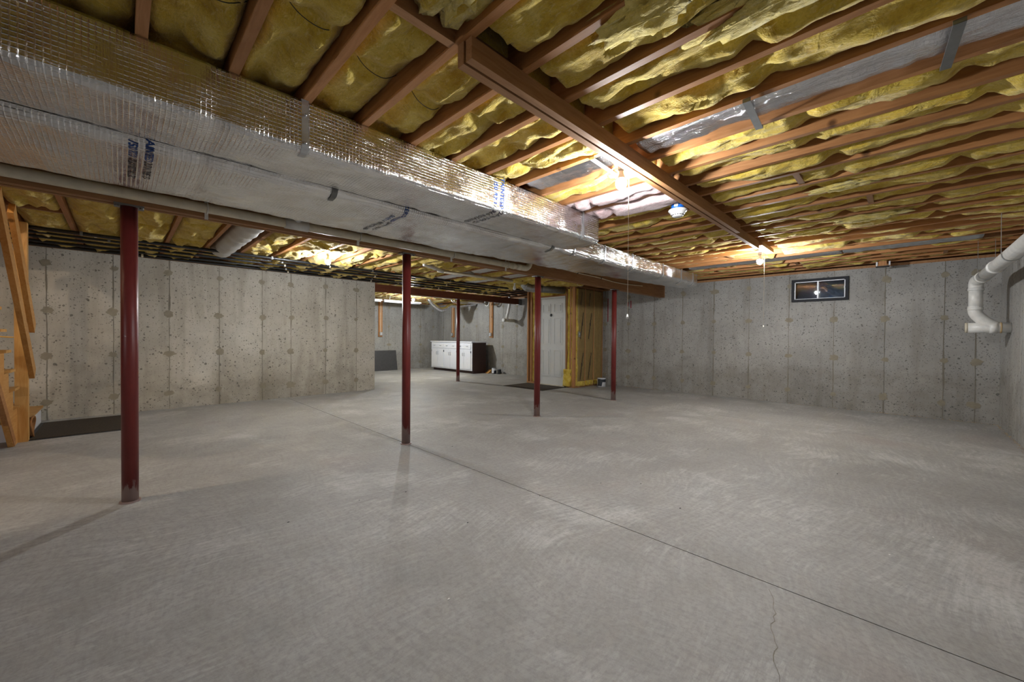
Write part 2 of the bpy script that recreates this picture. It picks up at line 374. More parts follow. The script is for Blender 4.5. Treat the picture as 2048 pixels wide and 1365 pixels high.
# negative sign = the room lies on the lower-coordinate side
wl = poured('wall_left', 1, YL, -1, XB, XA, [-5.2, -4.55, -3.9, -3.25, -2.6, -1.95, -1.32, -.698, -.073, .537, 1.167, 1.787, 2.249, 2.871, 3.486], ROWS, CW,
            'long poured concrete wall on the left with form seams and patched tie holes')
WIN = (.69, 1.395, 1.85, 2.17)
wf = poured('wall_far', 0, XW, -1, YR - .25, YA + .25, [8.29, 8.9, 9.55, 10.2, 10.88, 11.5, 12.1, 7.7, 5.24, 4.61, 3.978, 3.348, 2.727, 2.097, 1.469, .84, .218, -.409, -.712], ROWS, CF,
            'poured concrete end wall holding the small basement window', hole=WIN)
wr = poured('wall_right', 1, YR, 1, XB, XW, [8.3, 7.72, 7.1, 6.5, 5.9, 5.3, 4.6, 4.0, 3.3, 2.7, 2.0, 1.3, .6, -.1, -.8], ROWS, CF, 'poured concrete wall on the right behind the white drain pipe', patch=False)
wa = poured('wall_alcove', 1, YA, -1, XA - .25, XW, [4.6, 5.2, 5.82, 6.44, 7.05, 7.66, 8.2], ROWS, CF, 'poured concrete back wall of the alcove behind the brown beam')
ws = poured('wall_alcove_side', 0, XA, 1, YL + .255, YA, [9, 9.6, 10.2, 10.8, 11.4, 12.], ROWS, CW, 'poured concrete side wall of the alcove', patch=False)
wb = poured('wall_back', 0, XB, 1, YR - .25, YL + .25, [-.3, .3, .9, 1.5, 2.1, 2.7, 3.3, 3.9, 4.5, 5.1, 5.7, 6.3, 6.9, 7.5], ROWS, CF, 'poured concrete wall behind the camera', patch=False)
for z0, h in ((.60, .32), (1.96, .0)):
    pass
# red paint runs on the window wall below the girder
for y0, z0, z1 in ((4.55, 1.86, 2.03), (4.62, 1.90, 2.0), (5.16, 1.55, 2.12)):
    MB().box(XW - .004, XW - .0005, y0 - .011, y0 + .011, z0, z1).build('paint_run', flat('red_paint_run%d' % int(z0*100), (.3, .03, .05), .6), wf)

# ------------------------------------------------------------------ ceiling: subfloor and joists
SHX0, SHX1, SHY0, SHY1 = -1.85, -.80, 4.05, 6.62        # stairwell opening
m = MB()
for a, b, c, d in ((XB, SHX0, YR, YL + .25), (SHX1, XW + .25, YR, YL + .25), (SHX0, SHX1, YR, SHY0), (SHX0, SHX1, SHY1, YL + .25), (XA - .25, XW + .25, YL + .25, YA + .25)):
    m.box(a, b, c, d, ZT, ZT + .02)
ce = tag(m.build('ceiling', SUBF), kind='structure'); ce['label'] = 'open joist ceiling with insulation between the timbers'
# sill plates on the walls
for a in ((XB, XA, YL, YL + .14), (XB, XW, YR - .14, YR), (XW, XW + .14, YR, YA), (XA, XW, YA, YA + .14)):
    MB().box(*a, WT, ZJ).build('sill_plate', WX, ce)
# rim boards that close the joist ends over the walls
for a in ((XB, XA, YL + .13, YL + .17), (XB, XW, YR - .17, YR - .13), (XW + .13, XW + .17, YR, YA), (XA, XW, YA + .13, YA + .17), (XB - .05, XB - .01, YR, YL), (XA - .2, XA - .16, YL, YA)):
    MB().box(*a, WT, ZT).build('rim_board', WX, ce)
JR = [.062 + .3056 * k for k in range(-19, 28)]
JL = [.43 + .405 * k for k in range(-15, 20)]
j0 = None
for x in JR:
    if j0 is None: j0 = MB().box(x - .019, x + .019, YR - .12, 3.86, ZJ, ZT).build('joist', WY, ce); xj = x
    else: share(j0, 'joist', ce, (x - xj, 0, 0))
j1 = None
for x in JL:
    if SHX0 - .03 < x < SHX1 + .03:
        MB().box(x - .019, x + .019, 3.73, SHY0, ZJ, ZT).build('joist', WY, ce); MB().box(x - .019, x + .019, SHY1, YL + .12, ZJ, ZT).build('joist', WY, ce); continue
    if j1 is None: j1 = MB().box(x - .019, x + .019, 3.73, YL + .12, ZJ, ZT).build('joist', WY, ce); xl = x
    else: share(j1, 'joist', ce, (x - xl, 0, 0))
j2 = None
for x in JL:
    if x < XA: continue
    if j2 is None: j2 = MB().box(x + .02, x + .058, YL - .1, YA + .12, ZJ, ZT).build('joist', WY, ce); xl = x
    else: share(j2, 'joist', ce, (x - xl, 0, 0))
# headers of the stairwell and blocking pieces
MB().box(SHX0 - .06, SHX1 + .02, SHY1, SHY1 + .038, ZJ, ZT).build('header', WX, ce); MB().box(SHX0 - .06, SHX1 + .02, SHY0 - .038, SHY0, ZJ, ZT).build('header', WX, ce)
MB().box(SHX1 + .012, SHX1 + .05, SHY0, SHY1, ZJ, ZT).build('header', WY, ce)
MB().box(-.80, -.39, 5.88, 5.92, ZJ, ZT - .05).build('blocking', WX, ce)
for k in (2, 3):
    a, b = .062 + .3056 * k + .019, .062 + .3056 * (k+1) - .019
    MB().box(a, b, 1.30, 1.338, ZJ + .001, ZJ + .09).build('blocking', WX, ce)
for k, y in ((9, 1.62), (11, .55), (14, .2), (17, .9), (20, 1.8), (22, .1), (24, 1.2), (25, -.4), (26, .25)):
    a, b = .062 + .3056 * k + .019, .062 + .3056 * (k+1) - .019
    MB().box(a, b, y, y + .038, ZJ + .002, ZJ + .12).build('blocking', WX, ce)
# stairwell shaft
sh = tag(MB().box(SHX0 - .04, SHX0, SHY0, SHY1, ZT, 3.06).box(SHX1, SHX1 + .04, SHY0, SHY1, ZT, 3.06).box(SHX0, SHX1, SHY0 - .04, SHY0, ZT, 3.06).box(SHX0, SHX1, SHY1, SHY1 + .04, ZT, 3.06).box(SHX0 - .04, SHX1 + .04, SHY0 - .04, SHY1 + .04, 3.06, 3.10).build('wall_stairwell', DOORW), kind='structure')
sh['label'] = 'plain walls of the stairwell above the stairs'

# ------------------------------------------------------------------ girder on red posts
BX0, BX1, BZ = -5.9, 8.47, 2.05
gd = thing('support_girder', (1.5, 3.79, BZ), 'long built-up timber girder resting on red steel posts', 'beam')
for k in range(3): MB().box(BX0, BX1, 3.733 + .0385 * k, 3.733 + .0385 * k + .0375, BZ + (.004 if k == 1 else 0), ZJ).build('girder_ply', WX, gd)
def post(x, y, ztop, label, sides=24):
    t = thing('steel_post', (x, y, 0), label, 'post', 'red steel support posts')
    MB().lathe([(.0445, .010), (.0445, ztop - .012)], (x, y, 0), 28).build('shaft', POST, t, True)
    MB().box(x - .075, x + .075, y - .05, y + .05, ztop - .012, ztop).build('top_plate', GALVD, t)
    for sx in (-.062, .062): MB().lathe([(.011, -.010), (.011, 0)], (x + sx, y - .035, ztop - .012), 6).build('bolt', GALVD, t)
    MB().lathe([(.058, 0), (.055, .010)], (x, y, 0), 24).build('base_plate', POST, t)
    return t
PX = [.044, 2.178, 4.312, 6.446]
for x, lb in zip(PX, ('nearest and largest red steel post left of the photo beside the stairs', 'second red steel post from the left, in line with the lit alcove bulb',
                      'red steel post standing in front of the white panel door', 'red steel post beside the paint can, farthest along the girder')):
    post(x, 3.79, BZ, lb)
post(-2.09, 3.79, BZ, 'red steel post outside the picture to the left of the stairs')

# ------------------------------------------------------------------ beam over the alcove opening
ab = thing('alcove_beam', (5.7, 8.15, 2.12), 'red-brown timber beam spanning the alcove opening from the left wall', 'beam')
MB().box(XA, 8.47, 8.10, 8.14, 2.125, 2.285).build('beam_board', DKW, ab); MB().box(XA, 8.47, 8.15, 8.19, 2.125, 2.285).build('beam_board', DKW, ab)
MB().box(8.36, 8.475, 8.085, 8.21, 2.11, 2.285).build('beam_hanger', GALVD, ab)
post(6.17, 8.145, 2.125, 'slim red steel post under the alcove beam in front of the cabinet')

# ------------------------------------------------------------------ insulation batts, one per joist bay and ceiling zone
ORD = ('zeroth first second third fourth fifth sixth seventh eighth ninth tenth eleventh twelfth thirteenth fourteenth fifteenth sixteenth seventeenth eighteenth nineteenth '
       'twentieth twenty-first twenty-second twenty-third twenty-fourth twenty-fifth twenty-sixth twenty-seventh twenty-eighth twenty-ninth thirtieth thirty-first thirty-second '
       'thirty-third thirty-fourth thirty-fifth thirty-sixth').split()
def batt(x0, x1, y0, y1, base, amp, mat, name, label, group, seed, pinch=(), droop=.02, step=.022, wires=(), clamp=None):
    nx = max(8, int((x1 - x0) / step)); ny = max(8, int((y1 - y0) / step)); mb = MB(); rows = []
    for j in range(ny + 1):
        y = y0 + (y1 - y0) * j / ny
        for i in range(nx + 1):
            u = i / nx; x = x0 + (x1 - x0) * u; e = 1 - abs(2 * u - 1) ** 6; ey = min(1, min(y - y0, y1 - y) / .05 + .15)
            lump = FBM(x * 5.5 + seed, y * 1.5, seed, 4); fold = 1 - abs(N(x * 9 + seed + .8 * N(y * 2, seed), y * 1.7, 4 + seed)) * 2.2
            rag = FBM(x * 22, y * 9 + seed, 9.1, 3)
            pn = 1.0
            for py in pinch: pn = min(pn, .15 + min(1, abs(y - py + .03 * N(x * 6, seed)) / .085))
            sag = .5 + .5 * N(y * .55 + seed * 1.7, seed)
            h = (amp * (.45 + .85 * lump + .42 * fold) + droop * sag * 2) * (.22 + .78 * e) * (.35 + .65 * pn) * ey + rag * .012
            if clamp and y > clamp: h = min(h, base - ZJ - .004)
            xx = x + (.010 * N(y * 9, seed, 3) if 0 < i < nx else 0)
            mb.v.append((xx, y, max(base - h, ZJ - .05)))
    W_ = nx + 1
    for j in range(ny):
        for i in range(nx): mb.f.append((j*W_+i, (j+1)*W_+i, (j+1)*W_+i+1, j*W_+i+1))
    per = [i for i in range(W_)] + [j*W_+nx for j in range(1, ny+1)] + [ny*W_+i for i in range(nx-1, -1, -1)] + [j*W_ for j in range(ny-1, 0, -1)]
    b0 = len(mb.v)
    for k in per: mb.v.append((mb.v[k][0], mb.v[k][1], ZT - .004))
    L = len(per)
    for k in range(L): mb.f.append((per[k], per[(k+1) % L], b0 + (k+1) % L, b0 + k))
    mb.f.append(tuple(range(b0, b0 + L)))
    o = tag(mb.build(name, mat, None, True), label, 'insulation', group)
    for wy in wires:
        c = (x0 + x1) / 2; pts = [(x0 + .004, wy - .03, base - amp * .2), (c - .05, wy - .01, base - amp - .014), (c + .05, wy + .01, base - amp - .014), (x1 - .004, wy + .03, base - amp * .2)]
        MB().tube(catmull(pts, 5), .0018, 5).build('support_wire', RUBBER, o)
    return o
def bays(J): return [(a + .0195, b - .0195) for a, b in zip(J[:-1], J[1:])]
BR = [b for b in bays(JR) if b[0] > -1.6]; BL = [b for b in bays(JL) if b[1] > -.9]
nR = len(BR)
DUCTBAY = 7                     # offset found below: bay that holds the foil duct (x about 2.22..2.49)
for i, (a, b) in enumerate(BR):
    n = nR - i; c = (a + b) / 2; foilbay = 2.2 < c < 2.5; far = c > 6.8 and c < 7.15
    rnd = random.Random(i * 13 + 5)
    near = c < 1.2
    base, amp = (2.45, .058) if near else (2.44, .062) if c < 2.2 else (2.44, .06)
    pr = [-.25 + rnd.uniform(-.12, .12), .42 + rnd.uniform(-.15, .15)]
    # right zone
    if foilbay or far: pass
    else:
        batt(a, b, YR + .01, 1.212 if c > .95 else 1.29, base, amp, YEL, 'insulation_batt', 'yellow fibreglass batt, %s joist bay from window wall, right of the double ceiling board' % ORD[n], 'yellow batts between right-hand joists',
             i * 3.7 + 1, pr, .03, wires=[pr[1]] if 3 <= i < 9 else ())
    # middle zone (between the double board and the girder)
    pm = [1.75 + rnd.uniform(-.15, .2), 2.3 + rnd.uniform(-.1, .2)]
    if foilbay: pass
    elif far: batt(a, b, 2.75, 3.72, base, amp, YEL, 'insulation_batt', 'yellow fibreglass batt, %s joist bay from window wall, over the foil duct end' % ORD[n], 'yellow batts over the ducts', i * 5.1, pm)
    elif 2.8 < c < 3.36:
        batt(a, b, 1.31, 2.62, 2.405, .07, PNK, 'insulation_batt', ('pink fibreglass batt beside the bare bulb, nearer of the two' if c < 3.1 else 'pink fibreglass batt at the end of the large duct, farther of the two'), 'pink batts', i * 2.9, (1.95,), .04, clamp=2.08)
        batt(a, b, 2.64, 3.72, base, amp, YEL, 'insulation_batt', 'yellow fibreglass batt, %s joist bay from window wall, hidden above the large duct' % ORD[n], 'yellow batts over the ducts', i * 5.1, ())
    else: batt(a, b, 1.305 if c > .95 else 1.345, 3.72, base, amp, YEL, 'insulation_batt', 'yellow fibreglass batt, %s joist bay from window wall, between double board and girder' % ORD[n], 'yellow batts between board and girder', i * 5.1 + 2, pm, .025, wires=[pm[0]] if near and i > 3 else (), clamp=2.05)
nL = len(BL); FLX = (.43, .835)
for i, (a, b) in enumerate(BL):
    n = nL - i; c = (a + b) / 2; rnd = random.Random(i * 7 + 3)
    if c > 7.35 : continue
    if b < -.3: y0 = SHY1 + .05 if c < -.80 else 3.87
    else: y0 = 3.87
    if -.8 < c < -.4: pl = [4.9, 5.9, 6.6]
    else: pl = [4.7 + rnd.uniform(-.3, .3), 5.6 + rnd.uniform(-.3, .3), 6.6 + rnd.uniform(-.2, .2)]
    if .86 < c < 1.2: y0 = 7.02; base, amp = 2.46, .03
    elif 4.5 < c < 4.85 or 5.3 < c < 5.65: y0 = 7.07; base, amp = 2.44, .05
    else: base, amp = 2.425, .07
    batt(max(a, SHX1 + .055) if c > -.80 else a, b, y0, YL - .02, base, amp, YEL, 'insulation_batt', 'yellow fibreglass batt, %s joist bay from window wall, between girder and left wall' % ORD[n], 'yellow batts left of the girder', i * 4.3 + .7, pl, .03, .026)
BA = [x for x in JL if x >= XA]
for i, x in enumerate(BA[:-1]):
    batt(x + .06, x + .423, YL + .26, YA - .01, 2.43, .06, YEL, 'insulation_batt', 'yellow fibreglass batt, %s joist bay from window wall, over the alcove' % ORD[len(BA) - 1 - i], 'yellow batts over the alcove', i * 3.3, (9.2, 10.4), .03, .035)
# loose fibre tufts hanging between the joists
def tuft(c, s, sd, label):
    mb = MB(); n, k = 36, 22
    for j in range(k + 1):
        ph = math.pi * j / k
        for i in range(n):
            th = 2 * math.pi * i / n; d = Vector((math.sin(ph) * math.cos(th), math.sin(ph) * math.sin(th), math.cos(ph)))
            g = 1 + .5 * FBM(d.x * 2 + sd, d.y * 2, d.z * 2, 3) + .3 * FBM(d.x * 9 + sd, d.y * 5, d.z * 6, 3); mb.v.append((c[0] + d.x * s[0] * g, c[1] + d.y * s[1] * g, c[2] + d.z * s[2] * g))
    for j in range(k):
        for i in range(n): mb.f.append((j*n+i, j*n+(i+1) % n, (j+1)*n+(i+1) % n, (j+1)*n+i))
    return tag(mb.build('fibre_tuft', TUFT, None, True), label, 'insulation', 'loose tufts of fibreglass')
tuft((1.35, .66, 2.36), (.10, .22, .04), 3, 'long torn tuft of pale fibreglass hanging above the near right joists')
tuft((.83, 1.10, 2.405), (.12, .20, .06), 5, 'ragged pale fibreglass flap bulging out beside the end of the double board')
tuft((5.1, .25, 2.35), (.09, .26, .035), 8, 'pale crumpled fibreglass tuft under the joists left of the window')
tuft((3.98, .35, 2.36), (.06, .20, .022), 11, 'thin wisp of white fibreglass on the joists above the window')
tuft((2.15, 5.68, 2.36), (.14, .2, .03), 15, 'brightly lit ragged fibreglass around the bulb left of the girder')
tuft((1.62, .30, 2.37), (.10, .30, .035), 17, 'folded fibreglass edge drooping over the near right joist')

# ------------------------------------------------------------------ double board hung under the joists
db = thing('double_ceiling_board', (3.2, 1.26, 2.26), 'two long timbers nailed side by side under the ceiling joists', 'board')
MB().box(.98, 4.55, 1.217, 1.254, 2.262, ZJ).build('timber', WX, db); MB().box(.975, 5.5, 1.262, 1.300, 2.258, ZJ).build('timber', WX, db)
eb = tag(MB().box(5.52, 6.12, 1.235, 1.325, 2.30, ZJ - .001).build('short_ceiling_board', WX), 'short board continuing the double timber beside the far bulb', 'board')

# ------------------------------------------------------------------ foil wrapped ducts
class Duct:
    def __init__(s, yr, yl, zb, zt, rad, sag, sd, wr=.006, radl=.04):
        s.radl = radl; s.yr, s.yl, s.zb, s.zt, s.rad, s.sag, s.sd, s.wr = yr, yl, zb, zt, rad, sag, sd, wr
    def prof(s, x):
        yr, yl, zb, zt, r, rl = (f(x) if callable(f) else f for f in (s.yr, s.yl, s.zb, s.zt, s.rad, s.radl)); pts = []
        def ar(cy, cz, r_, a0, a1):
            for k in range(9): a = R(a0 + (a1-a0)*k/8); pts.append((cy + r_*math.cos(a), cz + r_*math.sin(a)))
        nn = 12                     # from the top right down the right side, along the bottom, up the left side
        for k in range(nn): pts.append((yr, zt - (zt - zb - r) * k / nn))
        ar(yr + r, zb + r, r, 180, 270)
        for k in range(1, 2 * nn): pts.append((yr + r + (yl - yr - r - rl) * k / (2*nn), zb))
        ar(yl - rl, zb + rl, rl, 270, 360)
        for k in range(1, nn + 1): pts.append((yl, zb + rl + (zt - zb - rl) * k / nn))
        for k in range(1, nn): pts.append((yl + (yr - yl) * k / nn, zt))
        return pts
    def surf(s, x):
        pts = s.prof(x); n = len(pts); out = []; S = 0
        for k, (y, z) in enumerate(pts):
            a, b = pts[k-1], pts[(k+1) % n]; t = Vector((b[0]-a[0], b[1]-a[1])).normalized(); nrm = Vector((-t.y, t.x))
            if k: S += math.hypot(y - pts[k-1][0], z - pts[k-1][1])
            zc = (z - (s.zb(x) if callable(s.zb) else s.zb)); bot = max(0, 1 - zc / .05)
            yr = s.yr(x) if callable(s.yr) else s.yr; yl = s.yl(x) if callable(s.yl) else s.yl
            d = s.sag * math.sin(math.pi * min(1, max(0, (y - yr) / (yl - yr)))) * bot * (1 + .5 * N(x * 1.3, s.sd))
            top = (s.zt(x) if callable(s.zt) else s.zt)
            wv = s.wr * (FBM(x * 3.2, S * 6 + s.sd, s.sd, 3) + .6 * FBM(x * 11, S * 5, s.sd + 4, 2)) * (1 if z < top - .02 else 0)
            wv += .5 * s.wr * max(0, 1 - abs(((x + .3) % 1.22) - .61) / .04) * -1.6
            # outward normal: profile runs clockwise seen from +x, so flip when it points inwards
            cy, cz = (yr + yl) / 2, (z + .0)
            out.append((y, z, -nrm.x, -nrm.y, S, d + wv))
        return out
    def point(s, x, sv, off):
        P = s.surf(x)
        for k in range(1, len(P)):
            if P[k][4] >= sv:
                a, b = P[k-1], P[k]; t = (sv - a[4]) / max(1e-6, b[4] - a[4])
                y, z = a[0] + (b[0]-a[0])*t, a[1] + (b[1]-a[1])*t; ny, nz = a[2] + (b[2]-a[2])*t, a[3] + (b[3]-a[3])*t; d = a[5] + (b[5]-a[5])*t + off
                return (x, y + s.sgn * ny * d, z + s.sgn * nz * d)
        return (x, P[-1][0], P[-1][1])
    sgn = 1
    def mesh(s, x0, x1, parent, name='foil_jacket', mat=None, step=.02):
        n = int((x1 - x0) / step); mb = MB(); L = None
        for i in range(n + 1):
            x = x0 + (x1 - x0) * i / n; P = s.surf(x); L = len(P)
            for (y, z, ny, nz, S, d) in P:
                mb.uv[len(mb.v)] = (x, S); mb.v.append((x, y + s.sgn*ny*d, z + s.sgn*nz*d))
        for i in range(n):
            for k in range(L): mb.f.append((i*L+k, i*L+(k+1) % L, (i+1)*L+(k+1) % L, (i+1)*L+k))
        mb.f.append(tuple(range(L-1, -1, -1))); mb.f.append(tuple(n*L + k for k in range(L)))
        return mb.build(name, mat or FOIL, parent, True)
D1 = Duct(2.15, 2.565, 2.094, 2.345, .035, .006, 2.0, .007, .022)
lerp = lambda x, a, b, p, q: p if x <= a else q if x >= b else p + (q - p) * (x - a) / (b - a)
D2 = Duct(lambda x: lerp(x, 3.3, 3.5, 2.60, 2.632), lambda x: lerp(x, 4.0, 7.3, 3.44, 3.03), lambda x: lerp(x, 2.6, 3.6, 2.064, 2.092), lambda x: lerp(x, 3, 4, 2.335, 2.305), .055, .014, 7.0, .008, .10)
# sign test for the outward direction
_P = D1.surf(0.0)[6]; D1.sgn = D2.sgn = Duct.sgn = (1 if _P[2] < 0 else -1)
t1 = thing('supply_duct', (1.0, 2.36, 2.09), 'large rectangular foil-wrapped duct closest to the camera, ending at a square cap', 'duct')
D1.mesh(-2.2, 3.35, t1)
t2 = thing('trunk_duct', (2.5, 3.03, 2.085), 'wide sagging foil-wrapped trunk duct running along the girder to the window wall', 'duct')
D2.mesh(-2.2, 7.33, t2)
def duct_band(D, x, wd, s0, s1, off, mat, parent, name):
    mb = MB(); n = 26
    for k in range(n + 1):
        sv = s0 + (s1 - s0) * k / n
        for xx in (x - wd/2, x + wd/2):
            mb.v.append(D.point(xx, sv, off))
    for k in range(n): mb.f.append((2*k, 2*k+1, 2*k+3, 2*k+2))
    nb = len(mb.v)
    for k in range(n + 1):
        sv = s0 + (s1 - s0) * k / n
        for xx in (x - wd/2, x + wd/2): mb.v.append(D.point(xx, sv, off - .0015))
    for k in range(n): mb.f.append((nb+2*k, nb+2*k+2, nb+2*k+3, nb+2*k+1)); mb.f.append((2*k, 2*k+2, nb+2*k+2, nb+2*k)); mb.f.append((2*k+1, nb+2*k+1, nb+2*k+3, 2*k+3))
    return mb.build(name, mat, parent)
duct_band(D1, .66, .032, .0, .30, .006, GALV, t1, 'hanger_strap'); duct_band(D1, 3.08, .03, .0, .28, .006, GALV, t1, 'hanger_strap')
for zz in (2.13, 2.27): MB().lathe([(.006, 0), (.006, .006), (.003, .009)], (.66, 2.133, zz), 10, 1).build('screw', GALV, t1, True)
MB().box(.642, .678, 2.145, 2.185, ZJ - .004, ZJ - .0005).build('strap_foot', GALV, t1)
for x in (3.62, 4.25, 4.95, 5.9, 6.6, 7.1): duct_band(D2, x, .03, .0, .28, .004, GALV, t2, 'hanger_strap')
for x in (.98, 3.2): duct_band(D2, x, .035, .16, .34, .005, GALVD, t2, 'hanger_strap')
def duct_text(D, body, x, s0, size, mat, parent, lab=None):
    cu = bpy.data.curves.new('print', 'FONT'); cu.body = body; cu.size = size; cu.resolution_u = 2; cu.offset = .0012
    ob = bpy.data.objects.new('print', cu); COL.objects.link(ob)
    dg = bpy.context.evaluated_depsgraph_get(); me = bpy.data.meshes.new_from_object(ob.evaluated_get(dg))
    COL.objects.unlink(ob); bpy.data.objects.remove(ob)
    bm = bmesh.new(); bm.from_mesh(me); bmesh.ops.triangulate(bm, faces=bm.faces); bm.verts.index_update()
    mb = MB(); wmax = max(v.co.x for v in bm.verts)
    for v in bm.verts: mb.v.append(D.point(x + v.co.y, s0 + v.co.x, .0035))
    mb.f = [tuple(q.index for q in f.verts) for f in bm.faces]; bm.free()
    o = mb.build('printed_text', mat, parent)
    if lab: o['label'] = lab
    return s0 + wmax
def stamp(D, parent, x, s0, size):
    e = s0 - .03
    for wd, mt in (('/50', INK), ('R7.1', INK), ('/', INKB), ('R6.0', INKB), ('INSTALLED', INKB)): e = duct_text(D, wd, x, e, size, mt, parent, 'blue printed text' if mt is INK else None) + size * .35
    e = s0 - .16
    for wd, mt in (('CERTAINTEED', INK), ('2.0', INKB), ('IN', INKB), ('TYPE', INKB), ('75-', INKB)): e = duct_text(D, wd, x + size * 1.35, e, size, mt, parent, 'blue printed text' if mt is INK else None) + size * .35
stamp(D2, t2, .03, .28, .044); stamp(D2, t2, 1.42, .36, .044); stamp(D1, t1, 1.95, .06, .05)

# foil ducts lying in joist bays
def bay_duct(x0, x1, y0, y1, zb, label, mat=FOIL2, rad=.03, straps=()):
    t = thing('joist_bay_duct', ((x0+x1)/2, (y0+y1)/2, zb), label, 'duct', 'foil ducts in joist bays'); n = int((y1-y0)/.025); mb = MB(); m_ = 22
    for j in range(n + 1):
        y = y0 + (y1-y0)*j/n; sh_ = .85 if j in (0, n) else 1
        for k in range(m_):
            u = k / (m_ - 1); s_ = 2*u - 1; xx = (x0+x1)/2 + (x1-x0)/2 * s_; cr = abs(s_) ** 5
            z = zb + .05 * cr + .011 * FBM(xx * 9, y * 5, x0, 3) + .007 * N(xx * 4, y * 22, 2) + .004 * N(xx * 9, y * 60, 5)
            mb.uv[len(mb.v)] = (y, xx * 2); mb.v.append((xx, y, z))
        for xx in (x1, x0): mb.uv[len(mb.v)] = (y, xx * 2 + .3); mb.v.append((xx, y, ZT - .03))
    L = m_ + 2
    for j in range(n):
        for k in range(L): mb.f.append((j*L+k, j*L+(k+1) % L, (j+1)*L+(k+1) % L, (j+1)*L+k))
    mb.f.append(tuple(range(L))); mb.f.append(tuple(n*L+k for k in range(L-1, -1, -1)))
    mb.build('foil_jacket', mat, t, True)
    for sy in straps:
        o = MB(); o.bar((x0 - .035, sy - .01, ZJ - .016), (x1 + .035, sy + .01, ZJ - .016), .035, .004); o.box(x0 - .036, x0 - .03, sy - .027, sy + .008, ZJ - .016, ZJ - .0005); o.box(x1 + .03, x1 + .036, sy - .008, sy + .027, ZJ - .016, ZJ - .0005); o.build('hanger_strap', GALVD if sy < 1 else GALV, t)
    return t
b7 = [b for b in BR if 2.2 < sum(b)/2 < 2.5][0]; b22 = [b for b in BR if 6.8 < sum(b)/2 < 7.15][0]
bay_duct(b7[0] + .002, b7[1] - .002, YR + .02, 1.19, ZJ + .012, 'crinkled foil duct strapped between joists above the camera right of double board', FOIL2, straps=(-.12, .575))
bay_duct(b7[0] + .002, b7[1] - .002, 1.40, 2.12, ZJ + .012, 'short shiny foil duct between joists beside the nearest lit bulb', FOIL2, straps=(1.47,))
bay_duct(b22[0] + .002, b22[1] - .002, .62, 2.62, ZJ - .012, 'foil duct in the joist bay behind the far bulb', FOIL2)
bay_duct(b22[0] + .002, b22[1] - .002, -.62, .60, ZJ - .012, 'grey sheet-metal duct in the joist bay near the right wall', GALV)
for x0, y0, y1, lb in ((4.49, 5.86, 7.0, 'grey foil duct in joist bay behind the drain pipe, nearer the black pipes'), (4.49, 4.4, 5.62, 'grey foil duct in joist bay nearer the girder, beside the unlit lamp'),
                       (5.30, 5.9, 7.05, 'grey foil duct in second ducted bay next to the black pipes'), (5.30, 4.5, 5.65, 'grey foil duct in second ducted bay close to the girder')):
    bay_duct(x0 + .02, x0 + .345, y0, y1, ZJ - .008, lb, FLEX)
# round grey flexible duct in a bay left of the girder
fx = thing('flexible_duct', (1.03, 6.0, 2.28), 'round grey flexible duct lying in a joist bay left of the girder', 'duct'); mb = MB(); pth = [(1.035, 4.2 + .05 * k, 2.42 + .01 * math.sin(k)) for k in range(57)]
for k, p in enumerate(pth):
    for j in range(16):
        a = 2*math.pi*j/16; r = .135 + .003 * math.sin(k * 2.4) + .008 * N(k * .4, j * .8); mb.uv[len(mb.v)] = (p[1], r * a); mb.v.append((p[0] + r*math.cos(a), p[1], p[2] + r*math.sin(a)))
for k in range(len(pth)-1):
    for j in range(16): mb.f.append((k*16+j, k*16+(j+1) % 16, (k+1)*16+(j+1) % 16, (k+1)*16+j))
mb.f.append(tuple(range(16))); mb.f.append(tuple((len(pth)-1)*16+j for j in range(15, -1, -1))); mb.build('jacket', FLEX, fx, True)
# round metal duct above the door
rd = thing('round_metal_duct', (6.9, 5.75, 2.17), 'round galvanised duct with ribbed elbow passing above the white door', 'duct')
mb = MB(); path = catmull([(6.32, 5.975, 2.345), (6.34, 5.965, 2.31), (6.40, 5.94, 2.26), (6.55, 5.88, 2.245), (6.7, 5.83, 2.245)], 7)
mb.tube(path, [.082 + (.006 if k % 4 < 2 else 0) for k in range(len(path))], 18).build('elbow', GALV, rd, True)
MB().tube([(6.68, 5.84, 2.245), (7.27, 5.585, 2.245)], .078, 18).build('pipe', GALVD, rd, True)

# ------------------------------------------------------------------ black pipes hung under the joists by the left wall
for k, (y, r, lb) in enumerate(((6.765, .020, 'nearest to the girder'), (6.90, .011, 'second from the girder'), (7.08, .014, 'third from the girder'), (7.36, .017, 'fourth from the girder'), (7.72, .018, 'fifth from the girder'), (8.0, .02, 'closest to the concrete wall'))):
    z = ZJ - r - .004; x1 = 7.9 if y > 6.75 else 7.2
    t = thing('black_pipe', (1.0, y, z - r), 'long black pipe under the joists along the left wall, ' + lb, 'pipe', 'black pipes along the left wall')
    MB().tube([(-5.9, y, z), (x1, y, z)], r, 12).build('pipe', DKW if k == 1 else BLACKP, t, True)
    for x in (-.32, 1.62, 3.2, 4.9, 6.3):
        x += .11 * k
        mb = MB(); mb.box(x - .012, x + .012, y - r - .004, y + r + .004, z - r - .003, z - r); mb.box(x - .012, x + .012, y - r - .004, y - r, z - r, ZJ - .001); mb.box(x - .012, x + .012, y + r, y + r + .004, z - r, ZJ - .001)
        mb.build('pipe_hanger', CREAM if k % 2 else GALVD, t)

